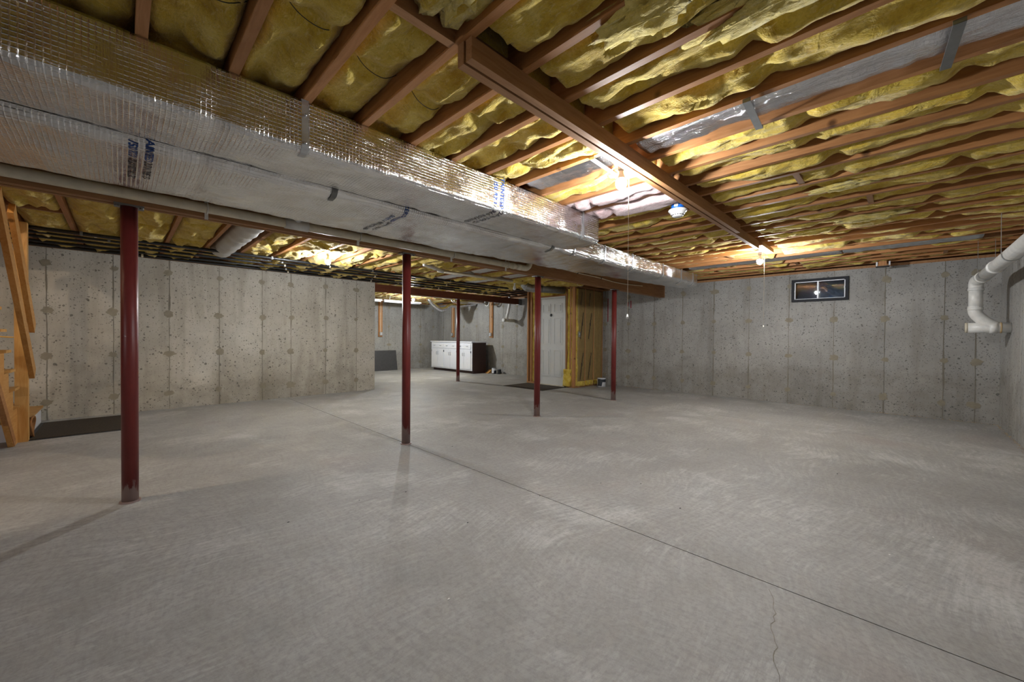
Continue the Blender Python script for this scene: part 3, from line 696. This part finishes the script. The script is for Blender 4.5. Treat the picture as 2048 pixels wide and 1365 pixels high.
# ------------------------------------------------------------------ drain pipe along the girder
dp = thing('girder_drain_pipe', (1.7, 3.69, 2.05), 'cream drain pipe clamped along the side of the girder', 'pipe')
zc, yc = 2.108, 3.694
MB().tube([(-3.0, yc, zc), (3.80, yc, zc)], .036, 18).build('pipe', CREAM, dp, True)
MB().tube([(3.76, yc, zc)] + arc((3.93, yc, zc + .10), .10, -90, 0, 8, (1, 0, 0), (0, 0, 1)) + [(4.03, yc, zc + .235)], .039, 18).build('elbow', CREAM, dp, True)
for x in (3.70, 3.82): MB().tube([(x - .025, yc, zc), (x + .025, yc, zc)], .0415, 18).build('coupling', CREAM, dp, True)
MB().tube([(.98, yc, zc), (1.16, yc, zc)], .043, 18).build('tee', PVC, dp, True); MB().tube([(1.07, yc, zc), (1.07, yc, zc + .12), (1.05, yc, zc + .2)], .041, 16).build('tee_branch', PVC, dp, True)
for x in (.46, 1.62, 2.72, 3.60, -.6):
    mb = MB(); mb.tube(arc((x, yc, zc), .041, -110, 110, 10, (0, -1, 0), (0, 0, 1)), .004, 6); mb.box(x - .011, x + .011, 3.727, 3.7328, zc - .075, zc + .06); mb.build('clamp', PVC, dp)

# ------------------------------------------------------------------ cables stapled to the girder
def cable(name, pts, r, mat, label, staples=(), cat='cable'):
    t = thing(name, pts[len(pts)//2], label, cat); P = catmull(pts, 8); MB().tube(P, r, 8).build('cable_run', mat, t, True)
    for x in staples:
        p = min(P, key=lambda q: abs(q.x - x)); MB().box(p.x - .006, p.x + .006, p.y - r - .003, 3.7335, p.z - r - .006, p.z + r + .006).build('staple', RUBBER, t)
    return t
cable('cream_cable', [(-2.4, 3.722, 2.27), (.2, 3.722, 2.255), (1.1, 3.722, 2.25), (1.85, 3.722, 2.235), (2.9, 3.722, 2.215), (3.5, 3.722, 2.20), (3.8, 3.722, 2.245), (4.2, 3.722, 2.235), (5.1, 3.722, 2.20), (5.8, 3.722, 2.19), (6.5, 3.722, 2.165), (7.4, 3.722, 2.2)], .008, NMW,
      'cream electrical cable stapled along the girder face', (.62, 1.2, 1.9, 2.3, 2.95, 3.55, 4.4, 5.2, 5.9))
cable('black_cable', [(-.6, 3.725, 2.20), (.0, 3.725, 2.19), (.4, 3.725, 2.195), (1.2, 3.725, 2.19), (1.8, 3.725, 2.165), (2.3, 3.725, 2.19), (2.7, 3.725, 2.165), (3.2, 3.725, 2.19), (3.75, 3.725, 2.215)], .0055, RUBBER, 'thin black cable sagging along the girder face', (.5, 1.5, 2.1, 3.3))
cable('red_cable', [(-2.4, 3.727, 2.24), (-.3, 3.727, 2.225), (.3, 3.727, 2.235), (.8, 3.727, 2.222), (1.6, 3.727, 2.205), (2.4, 3.727, 2.19)], .0045, RED, 'thin red cable along the near end of the girder', ())

# ------------------------------------------------------------------ lamps
def lamp(x, y, zbase, label, lit=True, cord=None, group='bare bulb ceiling lamps', mat=None, plate=True):
    t = thing('bulb_lamp', (x, y, zbase), label, 'lamp', group)
    MB().lathe([(.052, 0), (.052, -.010), (.044, -.026), (.028, -.030)], (x, y, zbase), 20).build('porcelain_base', PORC, t, True)
    MB().lathe([(.022, -.028), (.022, -.058), (.019, -.062)], (x, y, zbase), 16).build('socket', PORC, t, True)
    z0 = zbase - .012
    MB().lathe([(.0145, -.055), (.0155, -.072), (.019, -.084), (.0265, -.099), (.0335, -.119)], (x, y, z0), 18).build('opaque_bulb_top', PORC, t, True)  # opaque upper bulb, added to hold lamp light off the nearby ceiling
    MB().lathe([(.0335, -.119), (.0355, -.132), (.0355, -.143), (.032, -.158), (.023, -.170), (.012, -.177), (.002, -.179)], (x, y, z0), 18).build('bulb', (mat or LAMP) if lit else PORC, t, True)
    if cord:
        cx = x + .012; c = MB().tube([(cx, y - .048, zbase - .02), (cx, y - .050, zbase - .1), (cx, y - .050, cord)], .0016, 6).build('pull_cord', CORD, t, True)
        MB().lathe([(.004, .02), (.008, .0), (.008, -.008), (.003, -.012)], (cx, y - .05, cord), 10).build('cord_bell', PORC, c, True)
    return t
lamp(2.372, 1.352, ZJ - .004, 'nearest lit bare bulb, hung beside the double ceiling board', cord=1.30)
lamp(6.06, 1.38, ZJ - .002, 'lit bare bulb above the floor left of the window', cord=1.32)
lamp(2.13, 5.92, ZJ + .03, 'lit bare bulb left of the girder in front of the left wall', cord=2.14)
lamp(5.90, 9.90, ZJ - .002, 'lit bare bulb inside the alcove beside second red post', mat=LAMPA)
lamp(5.96, 5.90, ZJ - .002, 'unlit white lamp holder on the ceiling near the white door', lit=False)
lamp(-4.3, 1.36, ZJ - .002, 'lit bare bulb behind the camera')
lamp(-1.35, 4.14, 3.06, 'lit bulb in the stairwell above the stairs', mat=LAMPW)
bk = tag(MB().box(2.36, 2.49, 1.302, 1.42, ZJ + .001, ZJ + .04).build('lamp_block', WX), 'small wood block carrying the nearest bulb', 'board')
bk2 = tag(MB().box(2.045, 2.215, 5.84, 6.0, ZJ + .032, ZJ + .07).build('lamp_block', WX), 'wood block between joists carrying the bulb left of the girder', 'board')
cable('lamp_cable', [(2.42, 1.42, 2.345), (2.50, 1.62, 2.335), (2.56, 1.75, 2.42)], .004, NMW, 'thin pale lamp cable near the nearest lit bulb', ())
# smoke detector
sd = thing('smoke_detector', (3.44, 1.41, 2.21), 'white smoke detector on a blue electrical box beside the double board', 'detector')
MB().lathe([(.052, ZJ), (.056, ZJ - .005), (.052, ZJ - .068)], (3.44, 1.41, 0), 16).build('electrical_box', BLUE, sd)
mb = MB().lathe([(.03, 2.285), (.074, 2.283), (.078, 2.274), (.070, 2.262), (.060, 2.256), (.058, 2.244), (.048, 2.238), (.045, 2.226), (.036, 2.220), (.02, 2.218)], (3.44, 1.41, 0), 24); mb.build('housing', PORC, sd, True)
for k in range(16):
    a = 2*math.pi*k/16; MB().bar((3.44 + .050*math.cos(a), 1.41 + .050*math.sin(a), 2.2365), (3.44 + .050*math.cos(a), 1.41 + .050*math.sin(a), 2.2315), .008, .006, (math.cos(a), math.sin(a), 0)).build('vent_slot', INKB, sd)
MB().box(3.383, 3.3865, 1.385, 1.42, 2.30, 2.33).build('sticker', WHT, sd)

# ------------------------------------------------------------------ basement window
wi = thing('window_1', (XW, 1.042, 1.81), 'small two-pane basement window with grey frame in the end wall', None, kind='structure')
Y0, Y1, Z0, Z1 = .655, 1.43, 1.815, 2.205
fr = MB(); x0, x1 = XW - .035, XW + .05
fr.box(x0, x1, Y0, Y1, Z0, Z0 + .042).box(x0, x1, Y0, Y1, Z1 - .042, Z1).box(x0, x1, Y0, Y0 + .042, Z0 + .042, Z1 - .042).box(x0, x1, Y1 - .042, Y1, Z0 + .042, Z1 - .042)
fr.build('frame', GREYF, wi)
sa = MB(); a, b, c, d = Y0 + .042, Y1 - .042, Z0 + .042, Z1 - .042; x0, x1 = XW - .012, XW + .02
sa.box(x0, x1, a, b, c, c + .008).box(x0, x1, a, b, d - .012, d).box(x0, x1, a, a + .014, c, d).box(x0, x1, b - .014, b, c, d).box(x0 - .006, x1, 1.048, 1.070, c, d)
so = sa.build('sash', WHT, wi)
for yy, zz in ((b - .012, 2.0), (a + .004, 2.03)): MB().box(XW - .03, XW - .012, yy, yy + .012, zz - .012, zz + .012).build('latch', WHT, so)
for p, q in ((a + .014, 1.048), (1.070, b - .014)): MB().box(XW + .002, XW + .006, p, q, c + .008, d - .012).build('pane', GLASS, wi)
ww = MB(); ww.box(XW + .75, XW + .77, .3, 1.8, 1.5, 2.75).box(XW + .25, XW + .75, .28, .3, 1.5, 2.75).box(XW + .25, XW + .75, 1.8, 1.82, 1.5, 2.75).box(XW + .25, XW + .77, .28, 1.82, 1.46, 1.5)
tag(ww.build('window_well', WELL), 'dark steel window well outside the basement window', 'window well')

# ------------------------------------------------------------------ entry enclosure of studs and insulation, with the white door
XD, YE = 7.31, 5.30
en = tag(MB().box(XD, XD + .09, YE, 6.78, 0, .038).box(XD + .09, XW, YE, YE + .09, 0, .038).build('wall_enclosure', WX), kind='structure'); en['label'] = 'open stud wall enclosing the entry beside the white door'
MB().box(XD, XD + .09, YE, 6.78, 2.30, 2.349).build('top_plate', WY, en); MB().box(XD + .09, XW, YE, YE + .09, 2.30, 2.349).build('top_plate', WX, en)
def stud(x, y, dx=.09, dy=.038, z0=.038, z1=2.30, mat=None): MB().box(x, x + dx, y, y + dy, z0, z1).build('stud', mat or WZ, en)
stud(XD - .01, YE - .008, .05, .075); stud(XD, YE + .10); stud(XD, 5.515); stud(XD, 6.36); stud(XD, 6.62, .09, .045); stud(XD, 6.735)
for x in (7.70, 8.06, 8.44): stud(x, YE + .001, .038, .088)
MB().box(XD, XD + .09, 5.55, 6.36, 2.10, 2.16).build('header', WY, en)
def vbatt(p0, p1, z0, z1, sd, mat, amp=.03, axis=0, at=0.0, name='insulation_batt', lab=None):
    mb = MB(); nx = max(5, int((p1-p0)/.022)); nz = int((z1-z0)/.03)
    for j in range(nz + 1):
        z = z0 + (z1-z0)*j/nz
        for i in range(nx + 1):
            u = i/nx; p = p0 + (p1-p0)*u; e = 1 - abs(2*u-1)**5
            dd = amp * (.5 + .9*FBM(p*7+sd, z*3.2, sd, 3)) * (.2+.8*e) + .006*FBM(p*30, z*20, sd, 2); pp = p + .012*N(z*6, sd, i*.3)
            mb.v.append((at - dd, pp, z) if axis == 0 else (pp, at - dd, z))
    W_ = nx+1
    for j in range(nz):
        for i in range(nx): mb.f.append((j*W_+i, j*W_+i+1, (j+1)*W_+i+1, (j+1)*W_+i))
    per = list(range(W_)) + [j*W_+nx for j in range(1, nz+1)] + [nz*W_+i for i in range(nx-1, -1, -1)] + [j*W_ for j in range(nz-1, 0, -1)]; b0 = len(mb.v); L = len(per)
    for k in per:
        v = mb.v[k]; mb.v.append((at + .07, v[1], v[2]) if axis == 0 else (v[0], at + .07, v[2]))
    for k in range(L): mb.f.append((per[k], per[(k+1) % L], b0+(k+1) % L, b0+k))
    mb.f.append(tuple(range(b0, b0+L))); o = mb.build(name, mat, en, True)
    if lab: o['label'] = lab
    return o
vbatt(YE + .14, 5.51, .04, 2.28, 3.1, YEL, .03, 0, XD + .02, lab='yellow batt strip between stud and door'); vbatt(YE + .065, YE + .105, .04, 2.28, 6.1, YEL, .03, 0, XD + .02)
vbatt(5.56, 6.62, 2.16, 2.31, 8.2, YEL, .02, 0, XD + .02, lab='yellow batt above the door'); vbatt(6.40, 6.62, .04, 2.28, 9.2, YEL, .02, 0, XD + .04)
vbatt(XD + .04, XD + .13, .04, 2.28, 4.4, YEL, .028, 1, YE + .01); vbatt(5.40, 5.60, .03, .42, 12.4, YEL, .09, 0, XD - .005, 'torn_batt', 'torn clump of yellow batt')
for k, (a, b) in enumerate(((XD + .13, 7.70), (7.738, 8.06), (8.098, 8.44))):
    o = vbatt(a, b, .12, 2.29, 20 + k, KRAFT, .012, 1, YE, 'kraft_faced_batt', 'brown paper facing with black print')
    vbatt(a, b, .03, .14, 30 + k, YEL, .05, 1, YE - .005)
    if k < 2:
        for z in (.18, 1.12, 1.9):
            cx = (a + b) / 2; n = 8; mb = MB()
            for i in range(n):
                w0 = .007 + (.006 if i == 4 else 0); za, zb = z + .62*i/n, z + .62*(i+1)/n
                if zb > 2.27: break
                xa, xb = cx - .06 + .12*i/n, cx - .06 + .12*(i+1)/n; mb.box(min(xa, xb) - w0, max(xa, xb) + w0 - .012, YE - .026, YE - .0245, za, zb)
            if mb.v: mb.build('printed_mark', INKB, o)
el = thing('switch_box', (7.47, YE - .04, 1.18), 'small metal switch box fixed on the insulated stud corner', 'switch'); MB().box(7.42, 7.48, YE - .035, YE + .02, 1.17, 1.29).build('box', GALV, el); MB().box(7.444, 7.456, YE - .046, YE - .034, 1.222, 1.245).build('toggle', WHT, el)

dr = thing('door_1', (XD - .02, 5.93, 0), 'white six-panel door with a dark round hole in the stud enclosure', None, kind='structure')
xd = XD - .012; ya, yb, zt = 5.56, 6.345, 2.085
mb = MB(); mb.box(xd - .012, xd + .05, ya, ya + .03, .02, zt).box(xd - .012, xd + .05, yb - .03, yb, .02, zt).box(xd - .012, xd + .05, ya, yb, zt, zt + .035).build('door_frame', DOORW, dr)
MB().box(xd - .02, xd + .06, ya, yb, 0, .022).build('threshold', CREAM, dr)
leaf = MB().box(xd + .004, xd + .04, ya + .032, yb - .032, .024, zt - .004).build('door_leaf', DOORW, dr)
yc_ = (ya + yb) / 2
for (z0, z1) in ((.22, .86), (.98, 1.62), (1.74, 1.96)):
    for s_ in (-1, 1):
        p0, p1 = sorted((yc_ + s_ * .055, yc_ + s_ * .295)); mb = MB()
        for a, b, c, d in ((p0, p1, z0, z0 + .018), (p0, p1, z1 - .018, z1), (p0, p0 + .018, z0 + .018, z1 - .018), (p1 - .018, p1, z0 + .018, z1 - .018)): mb.box(xd - .008, xd + .006, a, b, c, d)
        mb.box(xd - .007, xd + .006, p0 + .045, p1 - .045, z0 + .045, z1 - .045); mb.build('door_panel', DOORW, leaf)
MB().lathe([(.034, -.012), (.034, .0), (.02, .004)], (xd + .002, yc_ + .03, 1.685), 18, 0).build('knocker_hole', RUBBER, leaf, True)

# ------------------------------------------------------------------ floor mats
def rug(x0, x1, y0, y1, label):
    t = thing('floor_mat', ((x0+x1)/2, (y0+y1)/2, 0), label, 'mat'); MB().box(x0 + .03, x1 - .03, y0 + .03, y1 - .03, 0, .010).build('pile', RUG, t)
    MB().box(x0, x1, y0, y0 + .03, 0, .006).box(x0, x1, y1 - .03, y1, 0, .006).box(x0, x0 + .03, y0 + .03, y1 - .03, 0, .006).box(x1 - .03, x1, y0 + .03, y1 - .03, 0, .006).build('rubber_border', RUBBER, t)
rug(6.42, 7.27, 5.50, 6.70, 'dark rectangular doormat on the floor before the white door'); rug(-.73, .03, 6.66, 7.87, 'dark brown floor mat at the foot of the stairs')

# ------------------------------------------------------------------ stairs
st = thing('staircase', (-1.3, 5.2, 0), 'pine staircase rising along the left edge of the photo', 'stairs')
rise, run = .2, .212
def sy(k): return 6.60 - run * k
for xs_ in (-.815, -1.77):
    pl = [(6.62, .0)]
    for k in range(9): pl += [(sy(k), .20 * (k) + (.0 if k else .0)), (sy(k), .20 * k + .175)] if k else [(sy(0), .375)]
    poly = [(6.66, .0), (6.62, .375)]
    for k in range(1, 11): poly += [(sy(k) + .02, .175 + rise * k), (sy(k) + .02, .175 + rise * (k+1))]
    poly += [(4.3, 2.35), (4.3, 2.05), (6.42, .0)]
    MB().prism(poly, 0, xs_, xs_ + .038).build('stringer', SY, st)
MB().bar((-.79, 6.48, .02), (-.79, 4.6, 1.72), .036, .085).build('lower_brace', WY, st)
for k in range(11):
    z = .375 + rise * k; y1 = sy(k) + .26 - .03; MB().box(-1.79, -.76, sy(k) - .02, y1, z, z + .026).build('tread', SX, st)
MB().box(-.795, -.705, 6.63, 6.72, 0, ZJ - .002).build('newel_post', SZ, st)
MB().bar((-.685, 6.78, 1.22), (-.685, 5.62, 2.275), .038, .135).build('handrail', SY, st)
MB().bar((-.685, 6.76, .72), (-.685, 5.02, 2.27), .038, .135).build('handrail', SY, st)
MB().bar((-.86, 6.68, 2.20), (-.86, 6.05, ZJ + .1), .036, .085).build('stair_strut', SY, st)
MB().box(-1.79, -1.75, 6.5, 6.59, .4, 2.3).build('newel_post', SZ, st)
pf = thing('landing_step', (-1.25, 7.3, 0), 'low boxed landing step with pine top and white side', 'step')
MB().box(-1.80, -.742, 6.74, 7.98, 0, .19).build('step_side', WHT, pf); MB().box(-1.80, -.722, 6.73, 7.99, .19, .215).build('step_top', SX, pf)
rc = thing('rope_coil', (-.705, 6.90, .02), 'coiled brown rope hanging on the landing step', 'rope')
for k in range(7):
    rr = .085 + .005 * k; cz = .115; P = [(-.735 + .006*k + .008*math.sin(a*2.0 + k), 6.90 + rr*math.cos(a)*.9, cz + rr*math.sin(a)) for a in [2*math.pi*i/28 for i in range(29)]]
    MB().tube(P, .009, 6, False).build('rope_loop', ROPE, rc, True)
cable('yellow_cord', [(-1.7, 6.9, 1.35), (-1.2, 6.7, 1.18), (-.9, 6.6, 1.13), (-.80, 6.64, 1.12)], .006, flat('yellow_cord_mat', (.7, .36, .04), .6), 'yellow cord strung across the stair rails', ())

# ------------------------------------------------------------------ white drain pipe on the right wall
dp2 = thing('wall_drain_pipe', (7.6, -.72, 1.27), 'white drain pipe with bends coming out of the right wall', 'pipe')
PX_, PY_ = 7.75, -.64; r_ = .064
MB().tube([(7.75, YR + .001, 1.322), (7.75, -.57, 1.322)], r_, 20).build('pipe', PVC, dp2, True)
MB().tube([(7.75, -.755, 1.322), (7.75, -.822, 1.322)], r_ + .008, 20).build('coupling', PVC, dp2, True); MB().tube([(7.75, -.855, 1.322), (7.75, -.84, 1.322)], r_ + .004, 20).build('coupling', STRAW, dp2, True)
MB().tube([(7.75, -.555, 1.322), (7.75, -.575, 1.322)], r_ + .002, 20).build('end_cap', CREAM, dp2, True)
MB().tube(catmull([(7.75, PY_ + .005, 1.60), (7.75, PY_ - .0, 1.52), (7.75, PY_ - .03, 1.46), (7.75, PY_ - .10, 1.38), (7.75, PY_ - .16, 1.335)], 5), r_, 20).build('wye_branch', PVC, dp2, True)
MB().tube([(7.75, PY_, 1.55), (7.75, PY_, 1.84)], r_ - .002, 20).build('pipe', PVC, dp2, True)
for z in (1.565, 1.815): MB().tube([(7.75, PY_, z - .02), (7.75, PY_, z + .02)], r_ + .006, 20).build('coupling', PVC, dp2, True)
MB().tube(catmull([(7.75, PY_, 1.82), (7.745, PY_, 1.875), (7.71, PY_ - .005, 1.918), (7.62, PY_ - .02, 1.935), (7.5, PY_ - .035, 1.94)], 6), r_ + .002, 20).build('elbow', PVC, dp2, True)
MB().tube([(7.54, -.672, 1.94), (-5.9, -.82, 2.08)], r_ - .002, 20).build('pipe', PVC, dp2, True)
for x in (7.50, 6.62): MB().tube([(x - .04, -.672 - .011*(7.54-x), 1.94 + .0104*(7.54-x)), (x + .04, -.672 - .011*(7.46-x), 1.94 + .0104*(7.46-x))], r_ + .006, 20).build('coupling', PVC, dp2, True)
for x in (7.22, 5.78, 4.4):
    zc_ = 1.94 + .0104*(7.54-x); yc2 = -.672 - .011*(7.54-x); mb = MB(); P = arc((x, yc2, zc_), r_ + .002, 180, 360, 12, (0, 1, 0), (0, 0, 1))
    P = [Vector((x + .03, yc2 - r_ - .002, ZJ))] + P + [Vector((x + .03, yc2 + r_ + .002, ZJ))]
    for a, b in zip(P[:-1], P[1:]): mb.bar(a, b, .026, .0022, (b - a).cross(Vector((1, 0, 0))))
    mb.build('hanger_strap', GALV, dp2)
# joist hanger bracket at the top of the window wall
jb = thing('post_bracket', (8.16, .24, 2.262), 'short wooden post stub with steel bracket above the window', 'bracket'); MB().box(8.13, 8.20, .20, .29, 2.272, 2.348).build('stub', WZ, jb); MB().box(8.11, 8.22, .17, .32, 2.262, 2.272).build('plate', RUBBER, jb)
for s_ in (.16, .30): MB().box(8.135, 8.18, s_, s_ + .018, 2.28, 2.34).build('bracket_ear', GALV, jb)

# ------------------------------------------------------------------ alcove contents
def cabinet():
    t = thing('base_cabinet', (7.96, 10.55, 0), 'long white-fronted base cabinet with dark brown side in the alcove', 'cabinet'); x0, x1, y0, y1 = 7.68, 8.25, 9.43, 11.66
    MB().box(x0 + .02, x1, y0, y1, .09, .965).build('body', BRN, t); MB().box(x0 + .08, x1, y0 + .02, y1 - .02, 0, .09).build('toe_kick', BRN, t)
    MB().box(x0 - .03, x1 + .01, y0 - .02, y1 + .03, .965, 1.0).build('worktop', WHT, t); mb = MB(); mb.box(x0, x0 + .02, y0, y1, .09, .965).build('face_frame', WHT, t)
    w_ = (y1 - y0 - .10) / 3
    for k in range(3):
        a = y0 + .04 + k * (w_ + .01); b = a + w_; d = MB().box(x0 - .02, x0, a + .012, b - .012, .765, .925).build('drawer', WHT, t)
        for yy in (a + w_*.25, a + w_*.75): MB().tube([(x0 - .02, yy - .04, .85), (x0 - .045, yy - .035, .85), (x0 - .045, yy + .035, .85), (x0 - .02, yy + .04, .85)], .005, 6).build('handle', GALVD, d)
        for s_ in (0, 1):
            p = a + .012 + s_ * (w_ / 2 - .008); q = p + w_/2 - .016; dd = MB().box(x0 - .02, x0, p, q, .13, .74).build('cabinet_door', WHT, t)
            hy = q - .04 if s_ == 0 else p + .04; MB().tube([(x0 - .02, hy, .54), (x0 - .042, hy, .55), (x0 - .042, hy, .63), (x0 - .02, hy, .64)], .005, 6).build('handle', GALVD, dd)
            MB().box(x0 - .022, x0 + .002, (p if s_ == 0 else q) - .006, (p if s_ == 0 else q) + .006, .64, .70).build('hinge', RUBBER, dd)
cabinet()
def can(x, y, r, h, label, body, lab):
    t = thing('paint_can', (x, y, 0), label, 'can'); MB().lathe([(r, 0), (r, h - .006), (r - .004, h)], (x, y, 0), 24).build('body', body, t, True)
    MB().lathe([(r + .003, h - .01), (r + .003, h), (r - .012, h + .001), (r - .014, h - .006)], (x, y, 0), 24).build('lid', body if body is WHT else GALV, t, True); mb = MB(); n = 16
    for k in range(n + 1):
        a = R(150 + 150 * k / n)
        for z in (.02, h * (.92 if k < 6 else .9)): mb.v.append((x + (r + .0012)*math.cos(a), y + (r + .0012)*math.sin(a), z if not (k >= 8 and z < .1) else h * .55))
    for k in range(n): mb.f.append((2*k, 2*k+2, 2*k+3, 2*k+1))
    mb.build('label_sheet', lab, t)
    MB().tube(arc((x, y, h * .8), r + .004, 180, 360, 14, (.7, -.7, 0), (0, 0, 1)), .0016, 5).build('bail_handle', GALV, t)
can(8.05, 5.05, .095, .20, 'white paint can with dark label standing by the insulated enclosure', WHT, PCAN); can(8.29, 9.08, .075, .185, 'dark paint can on the floor beside the cabinet', PCAN, WHT); can(8.32, 8.88, .06, .15, 'smaller dark can standing behind the paint can by the cabinet', PCAN, RUBBER)
yb_ = thing('cardboard_wedge', (8.22, 9.25, 0), 'small yellow triangular scrap on the floor beside the cabinet', 'scrap'); MB().prism([(8.15, 0), (8.3, 0), (8.3, .11)], 1, 9.22, 9.34).build('board', SX, yb_)
lp = thing('leaning_panel', (6.3, 12.28, 0), 'dark grey board leaning against the alcove back wall', 'panel')
MB().prism([(12.20, 0), (12.222, 0), (12.342, .665), (12.32, .668)], 0, 5.6, 6.68).build('board', DRK, lp)
def outlet_board(axis, p, at, label):
    t = thing('outlet_board', (p, at, 1.13) if axis == 1 else (at, p, 1.13), label, 'outlet'); bx_ = (lambda m_, a, b, d0, d1, z0, z1: m_.box(a, b, at - d1, at - d0, z0, z1) if axis == 1 else m_.box(at - d1, at - d0, a, b, z0, z1))
    bx_(MB(), p - .07, p + .07, 0, .038, 1.13, ZJ).build('board', WZ, t); bx_(MB(), p - .008, p + .008, .038, .048, 1.28, ZJ).build('cable_run', CORD, t); b = bx_(MB(), p - .045, p + .045, .038, .085, 1.17, 1.28).build('outlet_box', GALV, t)
    for dz in (-.022, .022):
        for dy in (-.018, .018): bx_(MB(), p + dy - .012, p + dy + .012, .085, .088, 1.225 + dz - .014, 1.225 + dz + .014).build('socket_face', WHT, b)
outlet_board(1, 6.12, YA - .004, 'vertical board with outlet box on the alcove back wall'); outlet_board(0, 11.48, XW - .004, 'vertical board with outlet box above the left part of the cabinet'); outlet_board(0, 9.42, XW - .004, 'vertical board with outlet box above the brown cabinet side')
for x0, x1, lb in ((4.2, 5.49, 'white tube-light fixture at left under the alcove ceiling, cut off by the wall'), (5.56, 6.82, 'long white tube-light fixture under the alcove ceiling')):
    t = thing('shop_light', ((x0+x1)/2, 11.0, 2.17), lb, 'light fixture', 'tube lights in the alcove'); MB().prism([(10.94, 2.20), (11.06, 2.20), (11.04, 2.245), (10.96, 2.245)], 0, x0, x1).build('housing', WHT, t)
    MB().tube([(x0 + .02, 11.0, 2.187), (x1 - .02, 11.0, 2.187)], .016, 12).build('tube', WHT, t, True)
    for x in (x0 + .2, x1 - .2): MB().tube([(x, 11.0, 2.245), (x, 11.0, ZJ)], .003, 6).build('hanger', GALV, t)
def flex(pts, r, label):
    t = thing('foil_flex_duct', pts[len(pts)//2], label, 'duct'); P = catmull(pts, 10); mb = MB(); mb.tube(P, [r * (1 + .05 * math.sin(k * 1.9)) for k in range(len(P))], 14)
    for i in range(len(mb.v)): mb.uv[i] = (i // 14 * .03, (i % 14) * .04)
    mb.build('jacket', FOIL2, t, True)
flex([(6.6, 10.2, 2.30), (6.72, 10.2, 2.17), (6.88, 10.2, 2.06), (7.06, 10.2, 1.995), (7.25, 10.2, 2.04), (7.40, 10.2, 2.14), (7.65, 10.2, 2.14), (8.0, 10.2, 2.19), (8.42, 10.2, 2.25)], .065, 'drooping silver flexible duct under the alcove ceiling')
flex([(7.2, 9.75, 2.24), (7.5, 9.75, 2.24), (7.9, 9.75, 2.26), (8.42, 9.75, 2.27)], .06, 'straight silver flexible duct above the drooping one in the alcove')
wp = thing('white_pipe', (6.3, 9.6, 2.24), 'thin white pipe loop under the alcove ceiling beside lit bulb', 'pipe'); MB().tube(catmull([(5.6, 9.55, 2.285), (6.6, 9.55, 2.285), (6.95, 9.55, 2.27), (7.0, 9.55, 2.22), (7.1, 9.55, 2.19), (7.6, 9.55, 2.20)], 6), .022, 10).build('pipe', PVC, wp, True)
up_ = thing('trap_pipe', (8.1, 9.2, 2.1), 'small white pipe trap under the alcove ceiling', 'pipe'); MB().tube([(8.1, 9.32, ZJ), (8.1, 9.32, 2.24)] + arc((8.1, 9.22, 2.22), .1, 0, -180, 10, (0, 1, 0), (0, 0, 1)) + [(8.1, 9.12, ZJ)], .02, 10).build('pipe', PVC, up_, True)
av = thing('alcove_drain_pipe', (8.15, 8.25, 1.6), 'white drain pipe with capped branch on the alcove wall', 'pipe')
MB().tube(catmull([(8.1, 8.22, 2.34), (8.1, 8.22, 2.15), (8.1, 8.28, 1.88), (8.1, 8.32, 1.78), (8.15, 8.37, 1.70), (8.22, 8.40, 1.66)], 6), .042, 16).build('pipe', PVC, av, True)
MB().tube([(8.04, 8.40, 1.655), (8.489, 8.40, 1.645)], .048, 16).build('branch', CREAM, av, True); MB().tube([(8.05, 8.40, 1.655), (8.02, 8.40, 1.656)], .06, 18).build('end_cap', PVC, av, True)
cp = thing('ceiling_drain_pipe', (4.7, 5.76, 2.27), 'cream drain pipe crossing under the joists left of the girder', 'pipe'); MB().tube([(3.9, 5.74, 2.30), (5.75, 5.76, 2.318)], .027, 12).build('pipe', CREAM, cp, True); MB().tube(catmull([(3.5, 5.56, 2.335), (3.75, 5.6, 2.31), (4.0, 5.74, 2.30)], 5), .03, 12).build('elbow', PVC, cp, True)
cable('loop_cable', [(6.5, 4.6, 2.345), (6.55, 4.7, 2.24), (6.7, 4.72, 2.21), (6.9, 4.8, 2.26), (7.0, 4.9, 2.345)], .006, NMW, 'pale cable looping under the joists above the door', ())
# straw-coloured debris along the base of the right and window walls
mb = MB(); rnd = random.Random(4)
for k in range(520):
    if k < 300: x = rnd.uniform(2.5, 8.47); y = YR + .004 + abs(rnd.gauss(0, .018))
    else: x = XW - .006 - abs(rnd.gauss(0, .007)); y = rnd.choice((rnd.uniform(-.9, 1.6), rnd.uniform(-.9, .4), rnd.uniform(3.9, 4.7)))
    a = rnd.uniform(0, math.pi) if k < 300 else rnd.gauss(math.pi/2, .3); l = rnd.uniform(.006, .03); z = rnd.uniform(.002, .008)
    mb.bar((x - math.cos(a)*l*.3, max(YR + .003, y - math.sin(a)*l*.3), z), (x + math.cos(a)*l*.3, y + math.sin(a)*l*.3 + .002, z + rnd.uniform(0, .006)), .003, .002)
tag(mb.build('wall_base_debris', STRAW), 'straw coloured crumbs and slivers along the base of the right wall', 'debris', kind='stuff')

rnd = random.Random(21)
for k in range(26):
    x, y = rnd.uniform(.4, 5.5), rnd.uniform(-.4, 3.4); r = rnd.uniform(.003, .008); a = rnd.uniform(0, 6.28); mb = MB()
    mb.prism([(x + r * g * math.cos(a + t), y + r * g * .6 * math.sin(a + t)) for t, g in ((0, 1.2), (1.2, .8), (2.4, 1.1), (3.6, .9), (4.9, 1.0))], 2, 0, .002)
    mb.build('floor_speck', RUBBER if k % 3 else PVC, fl)
